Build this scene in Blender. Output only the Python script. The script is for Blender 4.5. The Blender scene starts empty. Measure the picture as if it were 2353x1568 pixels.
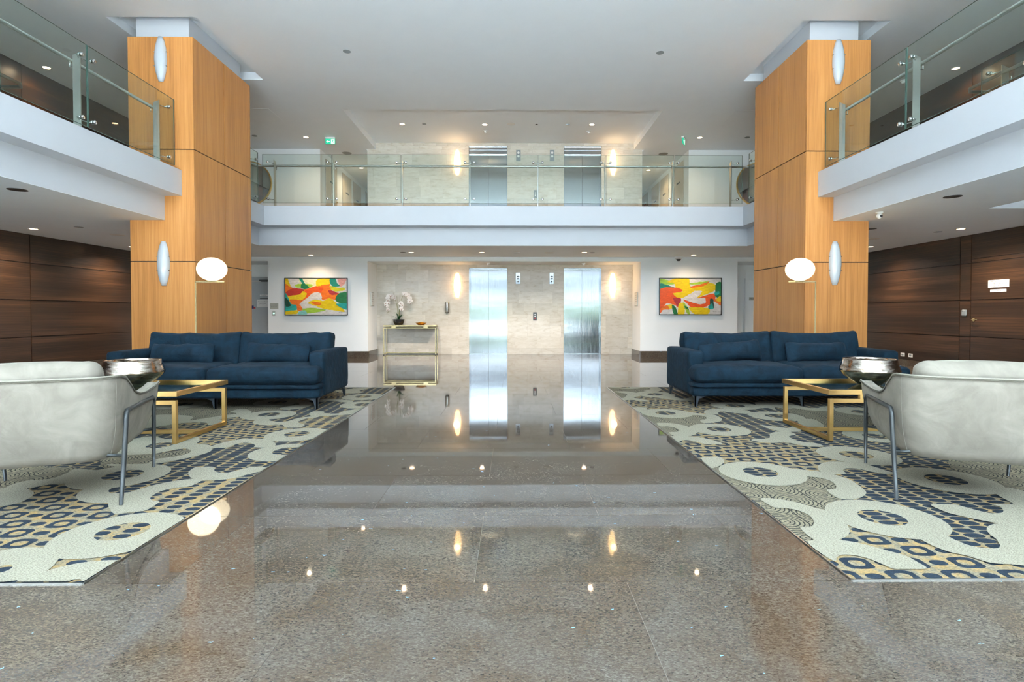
import bpy, math, random
from mathutils import Vector, Matrix, noise
R = math.radians
PI = math.pi
random.seed(7)
SC = bpy.context.scene
COL = SC.collection

# ------------------------------------------------------------------ camera
F, H = 1250.0, 1.05
YAW, PITCH = R(.55), R(1.14)
cam_d = bpy.data.cameras.new('camera')
cam = bpy.data.objects.new('camera', cam_d)
COL.objects.link(cam)
cam.location = (0, 0, H)
cam.rotation_euler = (R(90) - PITCH, 0, -YAW)
cam_d.sensor_width = 36
cam_d.lens = 36 * F / 2353
SHX = -(2.5 + F * math.tan(YAW)) / 2353
SHY = -(63.5 - F * math.tan(PITCH)) / 2353
cam_d.shift_x, cam_d.shift_y = SHX, SHY
cam_d.clip_end = 300
SC.camera = cam

# ------------------------------------------------------------------ world, exposure
def lin(c):
    return tuple((v / 12.92 if v <= .04045 else ((v + .055) / 1.055) ** 2.4) for v in (x / 255 for x in c))
w = bpy.data.worlds.new('world'); SC.world = w; w.use_nodes = True
wn = w.node_tree; wn.nodes.clear()
wo = wn.nodes.new('ShaderNodeOutputWorld'); wb = wn.nodes.new('ShaderNodeBackground')
wt = wn.nodes.new('ShaderNodeTexCoord'); ws = wn.nodes.new('ShaderNodeSeparateXYZ'); wr = wn.nodes.new('ShaderNodeValToRGB')
wn.links.new(wt.outputs['Generated'], ws.inputs[0]); wn.links.new(ws.outputs['Z'], wr.inputs[0])
wr.color_ramp.elements[0].color = (.25, .28, .31, 1); wr.color_ramp.elements[1].color = (.74, .88, 1, 1)
wr.color_ramp.elements[1].position = .8
wn.links.new(wr.outputs[0], wb.inputs[0]); wb.inputs[1].default_value = 4.6
wn.links.new(wb.outputs[0], wo.inputs[0])
SC.view_settings.view_transform = 'Standard'
SC.view_settings.look = 'None'
SC.view_settings.gamma = 1
SC.view_settings.use_curve_mapping = False
SC.view_settings.exposure = 1.42
try:
    SC.cycles.max_bounces = 10; SC.cycles.diffuse_bounces = 6; SC.cycles.glossy_bounces = 5
    SC.cycles.transparent_max_bounces = 16; SC.cycles.transmission_bounces = 8
    SC.cycles.sample_clamp_indirect = 6
    SC.cycles.caustics_reflective = False; SC.cycles.caustics_refractive = False
except Exception:
    pass

def area(name, loc, rot, sx, sy, power, col):
    l = bpy.data.lights.new(name, 'AREA'); l.shape = 'RECTANGLE'; l.size = sx; l.size_y = sy
    l.energy = power; l.color = col
    o = bpy.data.objects.new(name, l); COL.objects.link(o); o.location = loc; o.rotation_euler = rot
    return o
# added area light at the upper glazing behind the camera, standing in for daylight
area('daylight_fill_upper', (0, -3.8, 4.55), (R(78), 0, 0), 15.5, 1.2, 160, (.72, .86, 1))
sun_d = bpy.data.lights.new('sun', 'SUN'); sun_d.energy = 50; sun_d.angle = R(1); sun_d.color = (.86, .94, 1)
sun = bpy.data.objects.new('sun', sun_d); COL.objects.link(sun); sun.rotation_euler = (R(27), 0, R(6))

# ------------------------------------------------------------------ measuring helpers: pixel -> point on a plane
_fw = Vector((math.sin(YAW) * math.cos(PITCH), math.cos(YAW) * math.cos(PITCH), -math.sin(PITCH)))
_rt = Vector((math.cos(YAW), -math.sin(YAW), 0)); _up = _rt.cross(_fw)
_cx, _cy = 1176.5 - SHX * 2353, 784 + SHY * 2353
def on(x, y, ax, v):
    r = _fw + _rt * ((x - _cx) / F) - _up * ((y - _cy) / F)
    c = Vector((0, 0, H)); i = 'XYZ'.index(ax)
    return c + r * ((v - c[i]) / r[i])

# ------------------------------------------------------------------ materials
def mat(name):
    m = bpy.data.materials.new(name); m.use_nodes = True
    nt = m.node_tree; b = nt.nodes['Principled BSDF']
    return m, nt, b
def N(nt, t, **k):
    n = nt.nodes.new(t)
    for a, v in k.items():
        if a in n.inputs: n.inputs[a].default_value = v
        else: setattr(n, a, v)
    return n
def c4(c): return (*lin(c), 1)
def simple(name, c, rough=.5, metal=0, spec=.5, var=.04, scale=3, bump=0, bscale=200, emis=None, es=0, coat=0, sheen=0):
    m, nt, b = mat(name)
    tc = N(nt, 'ShaderNodeTexCoord')
    no = N(nt, 'ShaderNodeTexNoise', Scale=scale, Detail=5.0)
    nt.links.new(tc.outputs['Object'], no.inputs['Vector'])
    mx = N(nt, 'ShaderNodeMixRGB', Color1=tuple(v * (1 - var) for v in lin(c)) + (1,), Color2=tuple(min(1, v * (1 + var)) for v in lin(c)) + (1,))
    nt.links.new(no.outputs['Fac'], mx.inputs[0]); nt.links.new(mx.outputs[0], b.inputs['Base Color'])
    b.inputs['Roughness'].default_value = rough; b.inputs['Metallic'].default_value = metal
    b.inputs['Specular IOR Level'].default_value = spec
    b.inputs['Coat Weight'].default_value = coat
    if sheen:
        b.inputs['Sheen Weight'].default_value = sheen; b.inputs['Sheen Roughness'].default_value = .35
        b.inputs['Sheen Tint'].default_value = (*[min(1, v * 2.2 + .05) for v in lin(c)], 1)
    if bump:
        n2 = N(nt, 'ShaderNodeTexNoise', Scale=bscale, Detail=4.0); bp = N(nt, 'ShaderNodeBump', Strength=bump, Distance=.01)
        nt.links.new(tc.outputs['Object'], n2.inputs['Vector']); nt.links.new(n2.outputs['Fac'], bp.inputs['Height'])
        nt.links.new(bp.outputs[0], b.inputs['Normal'])
    if emis:
        b.inputs['Emission Color'].default_value = (*emis, 1); b.inputs['Emission Strength'].default_value = es
    return m

M = {}
M['white'] = simple('white_paint', (192, 198, 205), .55, var=.02)
M['ceiling'] = simple('ceiling_paint', (238, 246, 252), .75, var=.02)
M['wallw'] = simple('wall_paint', (242, 247, 249), .6, var=.02)
M['door_grey'] = simple('grey_door_paint', (168, 176, 182), .45, var=.03)
M['door_cream'] = simple('cream_door_paint', (205, 196, 178), .4, var=.03)
M['dark'] = simple('joint_black', (22, 17, 14), .6)
M['black'] = simple('black_metal', (38, 40, 42), .4, .3)
M['gunmetal'] = simple('dark_grey_powder_coat', (58, 63, 65), .38, .5)
M['plastic'] = simple('white_plastic', (226, 226, 224), .35)
M['greyplastic'] = simple('grey_plastic', (120, 128, 132), .35)
M['brass'] = simple('brushed_brass', (226, 188, 122), .28, 1, var=.1, scale=12)
M['pale_brass'] = simple('pale_brass', (214, 196, 150), .25, 1, var=.08, scale=12)
M['gold'] = simple('hammered_gold', (205, 150, 60), .25, 1, bump=.6, bscale=60)
M['chrome'] = simple('chrome', (215, 220, 222), .12, 1)
M['pot'] = simple('dark_glazed_pot', (40, 42, 44), .18, .3, coat=.5)
M['leaf'] = simple('orchid_leaf', (38, 86, 42), .35, var=.3, scale=30)
M['stem'] = simple('orchid_stem', (120, 122, 70), .5)
M['petal'] = simple('orchid_petal', (236, 232, 228), .5, var=.05)
M['petal_core'] = simple('orchid_core', (150, 90, 60), .5)
M['paper'] = simple('printed_paper', (228, 230, 228), .5)
M['signgrey'] = simple('grey_sign', (176, 180, 172), .4)
M['ink'] = simple('black_ink', (30, 30, 32), .6)
M['redink'] = simple('red_ink', (170, 40, 40), .6)
M['blueink'] = simple('blue_ink', (38, 48, 120), .6)
M['skirt_gap'] = simple('grout', (96, 90, 84), .6)
M['floor_joint'] = simple('floor_joint_resin', (116, 109, 101), .5)
M['stone_gap'] = simple('stone_joint', (168, 160, 146), .6)
M['opal'] = simple('opal_glass_unlit', (186, 196, 204), .25, coat=.4)
M['globe'] = simple('opal_globe_lit', (255, 240, 215), .3, emis=(1, .80, .50), es=1.0)
M['sconce_lit'] = simple('opal_sconce_lit', (255, 220, 170), .3, emis=(1, .60, .26), es=2.2)
M['downlight'] = simple('downlight_lit', (255, 230, 200), .4, emis=(1, .62, .33), es=7)
M['exit_green'] = simple('exit_sign_green', (20, 160, 120), .4, emis=lin((30, 175, 135)), es=.3)
M['exit_white'] = simple('exit_sign_white', (235, 245, 240), .4, emis=(.8, 1, .9), es=.35)
M['led'] = simple('green_led', (120, 255, 210), .4, emis=(.3, 1, .7), es=1.5)
M['grass'] = simple('lawn_outside', (50, 66, 36), .9, var=.3, scale=2)
M['hedge'] = simple('hedge_foliage', (52, 74, 34), .9, var=.5, scale=3)
M['pave'] = simple('paving_outside', (84, 84, 86), .8, var=.15, scale=1)
M['bounce_stone'] = simple('pale_bounce_stone', (240, 238, 234), .7)  # pale surface added out of view to bounce sunlight onto the ceilings
M['alu'] = simple('aluminium_frame', (70, 74, 78), .4, .6)
M['bounce_carpet'] = simple('landing_carpet', (150, 138, 120), .9, var=.2, scale=40)
M['foot'] = simple('sofa_leg_steel', (60, 68, 76), .4, .5)

def m_granite():
    m, nt, b = mat('polished_granite'); L = nt.links
    tc = N(nt, 'ShaderNodeTexCoord'); oi = N(nt, 'ShaderNodeObjectInfo')
    ad = N(nt, 'ShaderNodeVectorMath', operation='MULTIPLY_ADD')
    cb = N(nt, 'ShaderNodeCombineXYZ'); L.new(oi.outputs['Random'], cb.inputs[0]); L.new(oi.outputs['Random'], cb.inputs[1])
    ad.inputs[1].default_value = (9, 17, 0); L.new(cb.outputs[0], ad.inputs[0]); L.new(tc.outputs['Object'], ad.inputs[2])
    v = ad.outputs[0]
    mp = N(nt, 'ShaderNodeMapping'); mp.inputs['Scale'].default_value = (1, 1.9, 1); mp.inputs['Rotation'].default_value = (0, 0, .5)
    L.new(v, mp.inputs[0])
    na = N(nt, 'ShaderNodeTexNoise', Scale=58.0, Detail=9.0, Roughness=.82, Distortion=.6); L.new(mp.outputs[0], na.inputs['Vector'])
    vg = N(nt, 'ShaderNodeTexVoronoi', Scale=150.0); L.new(mp.outputs[0], vg.inputs['Vector'])
    sg = N(nt, 'ShaderNodeSeparateColor'); L.new(vg.outputs['Color'], sg.inputs[0])
    n1 = N(nt, 'ShaderNodeMixRGB', Fac=.20); L.new(na.outputs['Fac'], n1.inputs[1]); L.new(sg.outputs[0], n1.inputs[2])
    n2 = N(nt, 'ShaderNodeTexNoise', Scale=3.2, Detail=4.0, Distortion=.8); L.new(v, n2.inputs['Vector'])
    r1 = N(nt, 'ShaderNodeValToRGB'); e = r1.color_ramp.elements
    e[0].position = .30; e[0].color = c4((52, 46, 41)); e[1].position = .76; e[1].color = c4((138, 133, 126))
    x = e.new(.46); x.color = c4((86, 76, 67)); x = e.new(.56); x.color = c4((100, 93, 85))
    L.new(n1.outputs[0], r1.inputs[0])
    r2 = N(nt, 'ShaderNodeValToRGB'); e = r2.color_ramp.elements
    e[0].position = .35; e[0].color = c4((204, 194, 180)); e[1].position = .65; e[1].color = c4((232, 238, 240))
    L.new(n2.outputs['Fac'], r2.inputs[0])
    mu = N(nt, 'ShaderNodeMixRGB', blend_type='MULTIPLY', Fac=.9); L.new(r1.outputs[0], mu.inputs[1]); L.new(r2.outputs[0], mu.inputs[2])
    # dark mineral clots
    nw = N(nt, 'ShaderNodeTexNoise', Scale=60.0, Detail=3.0); L.new(v, nw.inputs['Vector'])
    wv = N(nt, 'ShaderNodeVectorMath', operation='MULTIPLY_ADD'); wv.inputs[1].default_value = (.045, .045, 0); L.new(nw.outputs['Color'], wv.inputs[0]); L.new(mp.outputs[0], wv.inputs[2])
    vo = N(nt, 'ShaderNodeTexVoronoi', Scale=34.0); L.new(wv.outputs[0], vo.inputs['Vector'])
    sp = N(nt, 'ShaderNodeSeparateColor'); L.new(vo.outputs['Color'], sp.inputs[0])
    lt = N(nt, 'ShaderNodeMath', operation='LESS_THAN'); lt.inputs[1].default_value = .07; L.new(sp.outputs[0], lt.inputs[0])
    ds = N(nt, 'ShaderNodeMath', operation='LESS_THAN'); ds.inputs[1].default_value = .30; L.new(vo.outputs['Distance'], ds.inputs[0])
    an = N(nt, 'ShaderNodeMath', operation='MULTIPLY'); L.new(lt.outputs[0], an.inputs[0]); L.new(ds.outputs[0], an.inputs[1])
    d2 = N(nt, 'ShaderNodeMath', operation='MULTIPLY'); d2.inputs[1].default_value = .7; L.new(an.outputs[0], d2.inputs[0])
    m2 = N(nt, 'ShaderNodeMixRGB', Color2=c4((58, 54, 50))); L.new(d2.outputs[0], m2.inputs[0]); L.new(mu.outputs[0], m2.inputs[1])
    # blue labradorite flecks
    gt = N(nt, 'ShaderNodeMath', operation='GREATER_THAN'); gt.inputs[1].default_value = .990; L.new(sp.outputs[1], gt.inputs[0])
    d3 = N(nt, 'ShaderNodeMath', operation='LESS_THAN'); d3.inputs[1].default_value = .22; L.new(vo.outputs['Distance'], d3.inputs[0])
    a3 = N(nt, 'ShaderNodeMath', operation='MULTIPLY'); L.new(gt.outputs[0], a3.inputs[0]); L.new(d3.outputs[0], a3.inputs[1])
    m3 = N(nt, 'ShaderNodeMixRGB', Color2=c4((120, 170, 205))); L.new(a3.outputs[0], m3.inputs[0]); L.new(m2.outputs[0], m3.inputs[1])
    # tile to tile tone
    tv = N(nt, 'ShaderNodeMapRange'); tv.inputs['To Min'].default_value = .86; tv.inputs['To Max'].default_value = 1.06; L.new(oi.outputs['Random'], tv.inputs[0])
    m4 = N(nt, 'ShaderNodeVectorMath', operation='SCALE'); L.new(m3.outputs[0], m4.inputs[0]); L.new(tv.outputs[0], m4.inputs['Scale'])
    L.new(m4.outputs[0], b.inputs['Base Color'])
    b.inputs['Roughness'].default_value = .03; b.inputs['IOR'].default_value = 1.56
    return m
M['granite'] = m_granite()

def m_stone():
    m, nt, b = mat('polished_limestone'); L = nt.links
    tc = N(nt, 'ShaderNodeTexCoord'); oi = N(nt, 'ShaderNodeObjectInfo')
    ad = N(nt, 'ShaderNodeVectorMath', operation='MULTIPLY_ADD')
    cb = N(nt, 'ShaderNodeCombineXYZ'); L.new(oi.outputs['Random'], cb.inputs[0]); L.new(oi.outputs['Random'], cb.inputs[2])
    ad.inputs[1].default_value = (31, 0, 57); L.new(cb.outputs[0], ad.inputs[0]); L.new(tc.outputs['Object'], ad.inputs[2])
    mp = N(nt, 'ShaderNodeMapping'); mp.inputs['Scale'].default_value = (1, 1, 3); L.new(ad.outputs[0], mp.inputs[0])
    n1 = N(nt, 'ShaderNodeTexNoise', Scale=4.0, Detail=8.0, Roughness=.7, Distortion=.4); L.new(mp.outputs[0], n1.inputs['Vector'])
    r1 = N(nt, 'ShaderNodeValToRGB'); e = r1.color_ramp.elements
    e[0].position = .28; e[0].color = c4((184, 172, 152)); e[1].position = .72; e[1].color = c4((218, 214, 205))
    x = e.new(.45); x.color = c4((205, 199, 187))
    L.new(n1.outputs['Fac'], r1.inputs[0])
    tv = N(nt, 'ShaderNodeMapRange'); tv.inputs['To Min'].default_value = .87; tv.inputs['To Max'].default_value = 1.03; L.new(oi.outputs['Random'], tv.inputs[0])
    m4 = N(nt, 'ShaderNodeVectorMath', operation='SCALE'); L.new(r1.outputs[0], m4.inputs[0]); L.new(tv.outputs[0], m4.inputs['Scale'])
    L.new(m4.outputs[0], b.inputs['Base Color'])
    b.inputs['Roughness'].default_value = .12
    return m
M['stone'] = m_stone()

def m_wood(name, ca, cb_, cc, axis, scale, rough, fine=60):
    """streaks run along `axis` (2 = vertical, 1 = along Y)"""
    m, nt, b = mat(name); L = nt.links
    tc = N(nt, 'ShaderNodeTexCoord'); oi = N(nt, 'ShaderNodeObjectInfo')
    ad = N(nt, 'ShaderNodeVectorMath', operation='MULTIPLY_ADD')
    cb = N(nt, 'ShaderNodeCombineXYZ')
    for i in range(3): L.new(oi.outputs['Random'], cb.inputs[i])
    ad.inputs[1].default_value = (23, 41, 37); L.new(cb.outputs[0], ad.inputs[0]); L.new(tc.outputs['Object'], ad.inputs[2])
    s = [fine, fine, fine]; s[axis] = 1.2 if axis == 2 else .5
    mp = N(nt, 'ShaderNodeMapping'); mp.inputs['Scale'].default_value = s; L.new(ad.outputs[0], mp.inputs[0])
    n1 = N(nt, 'ShaderNodeTexNoise', Scale=scale, Detail=6.0, Roughness=.65); L.new(mp.outputs[0], n1.inputs['Vector'])
    s2 = [6, 6, 6]; s2[axis] = .25
    mp2 = N(nt, 'ShaderNodeMapping'); mp2.inputs['Scale'].default_value = s2; L.new(ad.outputs[0], mp2.inputs[0])
    n2 = N(nt, 'ShaderNodeTexNoise', Scale=1.0, Detail=3.0); L.new(mp2.outputs[0], n2.inputs['Vector'])
    av = N(nt, 'ShaderNodeMixRGB', Fac=.35); L.new(n1.outputs['Fac'], av.inputs[1]); L.new(n2.outputs['Fac'], av.inputs[2])
    r1 = N(nt, 'ShaderNodeValToRGB'); e = r1.color_ramp.elements
    e[0].position = .3; e[0].color = c4(ca); e[1].position = .7; e[1].color = c4(cc); x = e.new(.5); x.color = c4(cb_)
    L.new(av.outputs[0], r1.inputs[0]); L.new(r1.outputs[0], b.inputs['Base Color'])
    bp = N(nt, 'ShaderNodeBump', Strength=.15, Distance=.002); L.new(n1.outputs['Fac'], bp.inputs['Height']); L.new(bp.outputs[0], b.inputs['Normal'])
    b.inputs['Roughness'].default_value = rough
    return m
M['oak'] = m_wood('honey_veneer', (140, 90, 44), (172, 117, 60), (190, 137, 79), 2, 1.0, .42)
M['walnut'] = m_wood('dark_walnut_veneer', (15, 9, 6), (44, 29, 18), (96, 68, 46), 1, 1.0, .30, 130)

def m_metal(name, c, rough, wx, wz, bump, dist):
    m, nt, b = mat(name); L = nt.links
    tc = N(nt, 'ShaderNodeTexCoord'); mp = N(nt, 'ShaderNodeMapping'); mp.inputs['Scale'].default_value = (wx, 1, wz)
    L.new(tc.outputs['Object'], mp.inputs[0])
    n1 = N(nt, 'ShaderNodeTexNoise', Scale=1.0, Detail=1.0); L.new(mp.outputs[0], n1.inputs['Vector'])
    bp = N(nt, 'ShaderNodeBump', Strength=bump, Distance=dist); L.new(n1.outputs['Fac'], bp.inputs['Height']); L.new(bp.outputs[0], b.inputs['Normal'])
    b.inputs['Base Color'].default_value = c4(c); b.inputs['Metallic'].default_value = 1; b.inputs['Roughness'].default_value = rough
    return m
M['lift'] = m_metal('brushed_lift_steel', (168, 176, 182), .12, 1.2, 4, .10, .012)
def _brush(m):
    nt = m.node_tree; L = nt.links; b = nt.nodes['Principled BSDF']; old = b.inputs['Normal'].links[0].from_socket
    tc = N(nt, 'ShaderNodeTexCoord'); mp = N(nt, 'ShaderNodeMapping'); mp.inputs['Scale'].default_value = (420, 1, 1.5)
    L.new(tc.outputs['Object'], mp.inputs[0]); n1 = N(nt, 'ShaderNodeTexNoise', Scale=1.0, Detail=2.0); L.new(mp.outputs[0], n1.inputs['Vector'])
    bp = N(nt, 'ShaderNodeBump', Strength=.5, Distance=.0012); L.new(n1.outputs['Fac'], bp.inputs['Height']); L.new(old, bp.inputs['Normal']); L.new(bp.outputs[0], b.inputs['Normal'])
_brush(M['lift'])
M['steel'] = simple('brushed_stainless', (190, 192, 188), .3, 1, var=.08, scale=20)
M['mirror'] = simple('mirror_silver', (232, 236, 236), .01, 1, var=.0)

def m_glass(name, tint, refl=1.0):
    m = bpy.data.materials.new(name); m.use_nodes = True; nt = m.node_tree; nt.nodes.clear(); L = nt.links
    o = N(nt, 'ShaderNodeOutputMaterial'); t = N(nt, 'ShaderNodeBsdfTransparent', Color=(*tint, 1)); g = N(nt, 'ShaderNodeBsdfGlossy', Roughness=.01)
    no = N(nt, 'ShaderNodeTexNoise', Scale=2.0); g.inputs['Color'].default_value = (.95, 1, .97, 1)
    lw = N(nt, 'ShaderNodeLayerWeight', Blend=.5); pw = N(nt, 'ShaderNodeMath', operation='POWER'); pw.inputs[1].default_value = 5; L.new(lw.outputs['Facing'], pw.inputs[0])
    f = N(nt, 'ShaderNodeMath', operation='MULTIPLY_ADD'); f.inputs[1].default_value = .93; f.inputs[2].default_value = .045; L.new(pw.outputs[0], f.inputs[0])
    mu = N(nt, 'ShaderNodeMath', operation='MULTIPLY'); mu.inputs[1].default_value = refl
    mx = N(nt, 'ShaderNodeMixShader'); L.new(f.outputs[0], mu.inputs[0]); L.new(mu.outputs[0], mx.inputs[0])
    L.new(t.outputs[0], mx.inputs[1]); L.new(g.outputs[0], mx.inputs[2]); L.new(mx.outputs[0], o.inputs[0])
    return m
M['glass'] = m_glass('balustrade_glass', (.925, .965, .945))
M['glass_edge'] = simple('glass_edge', (58, 84, 76), .3)
M['tglass'] = m_glass('table_glass', (.62, .70, .70), 1.3)

def m_fabric(name, c, c2, sheen, scale, bump=.5):
    m, nt, b = mat(name); L = nt.links
    tc = N(nt, 'ShaderNodeTexCoord')
    n1 = N(nt, 'ShaderNodeTexNoise', Scale=scale, Detail=5.0, Roughness=.6, Distortion=1.2); L.new(tc.outputs['Object'], n1.inputs['Vector'])
    r1 = N(nt, 'ShaderNodeValToRGB'); e = r1.color_ramp.elements
    e[0].position = .35; e[0].color = c4(c); e[1].position = .68; e[1].color = c4(c2)
    L.new(n1.outputs['Fac'], r1.inputs[0]); L.new(r1.outputs[0], b.inputs['Base Color'])
    n2 = N(nt, 'ShaderNodeTexNoise', Scale=9.0, Detail=3.0, Distortion=1.5); L.new(tc.outputs['Object'], n2.inputs['Vector'])
    bp = N(nt, 'ShaderNodeBump', Strength=bump, Distance=.015); L.new(n2.outputs['Fac'], bp.inputs['Height']); L.new(bp.outputs[0], b.inputs['Normal'])
    b.inputs['Roughness'].default_value = .85; b.inputs['Specular IOR Level'].default_value = .2
    b.inputs['Sheen Weight'].default_value = sheen; b.inputs['Sheen Roughness'].default_value = .4
    b.inputs['Sheen Tint'].default_value = (*[min(1, v * 1.5 + .04) for v in lin(c2)], 1)
    return m
M['navy'] = m_fabric('navy_velvet', (4, 22, 34), (9, 36, 52), .16, 8, .4)
M['beige'] = m_fabric('beige_velvet', (112, 108, 99), (131, 127, 117), .3, 5, .2)
M['piping'] = simple('beige_piping', (128, 125, 114), .7)
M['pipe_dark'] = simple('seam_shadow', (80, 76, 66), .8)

def m_mercury():
    m, nt, b = mat('mercury_glass'); L = nt.links
    tc = N(nt, 'ShaderNodeTexCoord')
    mp = N(nt, 'ShaderNodeMapping'); mp.inputs['Scale'].default_value = (4, 4, 16); L.new(tc.outputs['Object'], mp.inputs[0])
    n1 = N(nt, 'ShaderNodeTexNoise', Scale=2.0, Detail=5.0, Distortion=1.0); L.new(mp.outputs[0], n1.inputs['Vector'])
    r1 = N(nt, 'ShaderNodeValToRGB'); e = r1.color_ramp.elements
    e[0].position = .35; e[0].color = c4((140, 122, 104)); e[1].position = .65; e[1].color = c4((222, 214, 204))
    L.new(n1.outputs['Fac'], r1.inputs[0]); L.new(r1.outputs[0], b.inputs['Base Color'])
    bp = N(nt, 'ShaderNodeBump', Strength=.35, Distance=.01); L.new(n1.outputs['Fac'], bp.inputs['Height']); L.new(bp.outputs[0], b.inputs['Normal'])
    b.inputs['Metallic'].default_value = 1; b.inputs['Roughness'].default_value = .1
    return m
M['mercury'] = m_mercury()

# carpet yarns -------------------------------------------------------
def heather(nt, ca, cb, vec, s=260, lo=.4, hi=.6, stretch=(1, 2.2, 1)):
    mp = N(nt, 'ShaderNodeMapping'); mp.inputs['Scale'].default_value = stretch; nt.links.new(vec, mp.inputs[0])
    n = N(nt, 'ShaderNodeTexNoise', Scale=s, Detail=3.0, Roughness=.8); nt.links.new(mp.outputs[0], n.inputs['Vector'])
    r = N(nt, 'ShaderNodeValToRGB'); e = r.color_ramp.elements
    e[0].position = lo; e[0].color = c4(ca); e[1].position = hi; e[1].color = c4(cb)
    nt.links.new(n.outputs['Fac'], r.inputs[0]); return r.outputs[0]
def mth(nt, op, a, b=None):
    n = N(nt, 'ShaderNodeMath', operation=op)
    for i, v in enumerate((a, b)):
        if v is None: continue
        if isinstance(v, (int, float)): n.inputs[i].default_value = v
        else: nt.links.new(v, n.inputs[i])
    return n.outputs[0]
def m_carpet(kind):
    m, nt, b = mat('carpet_' + kind); L = nt.links
    tc = N(nt, 'ShaderNodeTexCoord'); v = tc.outputs['Object']
    cream = heather(nt, (100, 97, 84), (158, 154, 138), v, 120, .36, .58)
    tan_a = heather(nt, (82, 80, 72), (140, 131, 108), v, 90, .38, .62); tan_b = heather(nt, (110, 98, 74), (154, 128, 82), v, 90, .38, .62)
    lf = N(nt, 'ShaderNodeTexNoise', Scale=16.0, Detail=2.0); L.new(v, lf.inputs['Vector']); lr = N(nt, 'ShaderNodeMapRange'); lr.inputs['From Min'].default_value = .42; lr.inputs['From Max'].default_value = .6; L.new(lf.outputs['Fac'], lr.inputs[0])
    tm = N(nt, 'ShaderNodeMixRGB'); L.new(lr.outputs[0], tm.inputs[0]); L.new(tan_a, tm.inputs[1]); L.new(tan_b, tm.inputs[2]); tan = tm.outputs[0]
    navy = heather(nt, (20, 27, 36), (40, 52, 64), v, 160, .3, .7)
    taupe = heather(nt, (70, 64, 54), (122, 110, 86), v, 80, .36, .64)
    sx = N(nt, 'ShaderNodeSeparateXYZ'); L.new(v, sx.inputs[0]); X, Y = sx.outputs[0], sx.outputs[1]
    if kind == 'cream': out = cream
    else:
        def frac(x, p, off=0.0):   # centred coordinate inside its cell
            q = mth(nt, 'DIVIDE', x, p); q = mth(nt, 'ADD', q, off); q = mth(nt, 'FRACT', mth(nt, 'ADD', q, 100.0))
            return mth(nt, 'MULTIPLY', mth(nt, 'SUBTRACT', q, .5), p)
        def ell(x, y, a, bb):
            x2 = mth(nt, 'POWER', mth(nt, 'DIVIDE', mth(nt, 'ABSOLUTE', x), a), 2.4)
            y2 = mth(nt, 'POWER', mth(nt, 'DIVIDE', mth(nt, 'ABSOLUTE', y), bb), 2.4)
            return mth(nt, 'ADD', x2, y2)
        if kind in ('dots', 'loose'):
            px_, py_, a, bb = (.101, .060, .046, .0265) if kind == 'dots' else (.118, .066, .038, .0245)
            c = mth(nt, 'FLOOR', mth(nt, 'ADD', mth(nt, 'DIVIDE', X, px_), 100.0))
            odd = mth(nt, 'MULTIPLY', mth(nt, 'MODULO', c, 2.0), .5)
            yy = mth(nt, 'ADD', mth(nt, 'DIVIDE', Y, py_), odd)
            yf = mth(nt, 'MULTIPLY', mth(nt, 'SUBTRACT', mth(nt, 'FRACT', mth(nt, 'ADD', yy, 100.0)), .5), py_)
            mask = mth(nt, 'LESS_THAN', ell(frac(X, px_), yf, a, bb), 1.0)
            mx = N(nt, 'ShaderNodeMixRGB'); L.new(mask, mx.inputs[0]); L.new(tan, mx.inputs[1]); L.new(navy, mx.inputs[2]); out = mx.outputs[0]
        elif kind == 'rings':
            p = .115
            cx_ = mth(nt, 'FLOOR', mth(nt, 'ADD', mth(nt, 'DIVIDE', X, p), 100.0)); cy_ = mth(nt, 'FLOOR', mth(nt, 'ADD', mth(nt, 'DIVIDE', Y, p), 100.0))
            par = mth(nt, 'MODULO', mth(nt, 'ADD', cx_, cy_), 2.0)
            fx, fy = frac(X, p), frac(Y, p)
            d = mth(nt, 'ADD', mth(nt, 'POWER', mth(nt, 'DIVIDE', mth(nt, 'ABSOLUTE', fx), .062), 3.0), mth(nt, 'POWER', mth(nt, 'DIVIDE', mth(nt, 'ABSOLUTE', fy), .052), 3.0))
            ring = mth(nt, 'MULTIPLY', mth(nt, 'LESS_THAN', d, 1.0), mth(nt, 'GREATER_THAN', d, .115))
            dot = mth(nt, 'LESS_THAN', ell(fx, fy, .035, .025), 1.0)
            mask = mth(nt, 'ADD', mth(nt, 'MULTIPLY', ring, par), mth(nt, 'MULTIPLY', dot, mth(nt, 'SUBTRACT', 1.0, par)))
            mx = N(nt, 'ShaderNodeMixRGB'); L.new(mask, mx.inputs[0]); L.new(tan, mx.inputs[1]); L.new(navy, mx.inputs[2]); out = mx.outputs[0]
        else:                      # scales: concentric arcs between thin lines
            p = .21
            fx = frac(X, p); col = mth(nt, 'FLOOR', mth(nt, 'ADD', mth(nt, 'DIVIDE', X, p), 100.0))
            odd = mth(nt, 'MULTIPLY', mth(nt, 'MODULO', col, 2.0), .5)
            yf = mth(nt, 'MULTIPLY', mth(nt, 'SUBTRACT', mth(nt, 'FRACT', mth(nt, 'ADD', mth(nt, 'ADD', mth(nt, 'DIVIDE', Y, .2), odd), 100.0)), .5), .2)
            r_ = mth(nt, 'SQRT', mth(nt, 'ADD', mth(nt, 'MULTIPLY', fx, fx), mth(nt, 'MULTIPLY', yf, yf)))
            arcs = mth(nt, 'LESS_THAN', mth(nt, 'FRACT', mth(nt, 'DIVIDE', r_, .0215)), .30)
            line = mth(nt, 'GREATER_THAN', mth(nt, 'ABSOLUTE', fx), .1015)
            mask = mth(nt, 'MAXIMUM', arcs, line)
            mask = mth(nt, 'MULTIPLY', mask, .95)
            mx = N(nt, 'ShaderNodeMixRGB'); L.new(mask, mx.inputs[0]); L.new(tan_a, mx.inputs[1]); mx.inputs[2].default_value = c4((34, 38, 38)); out = mx.outputs[0]
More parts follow.
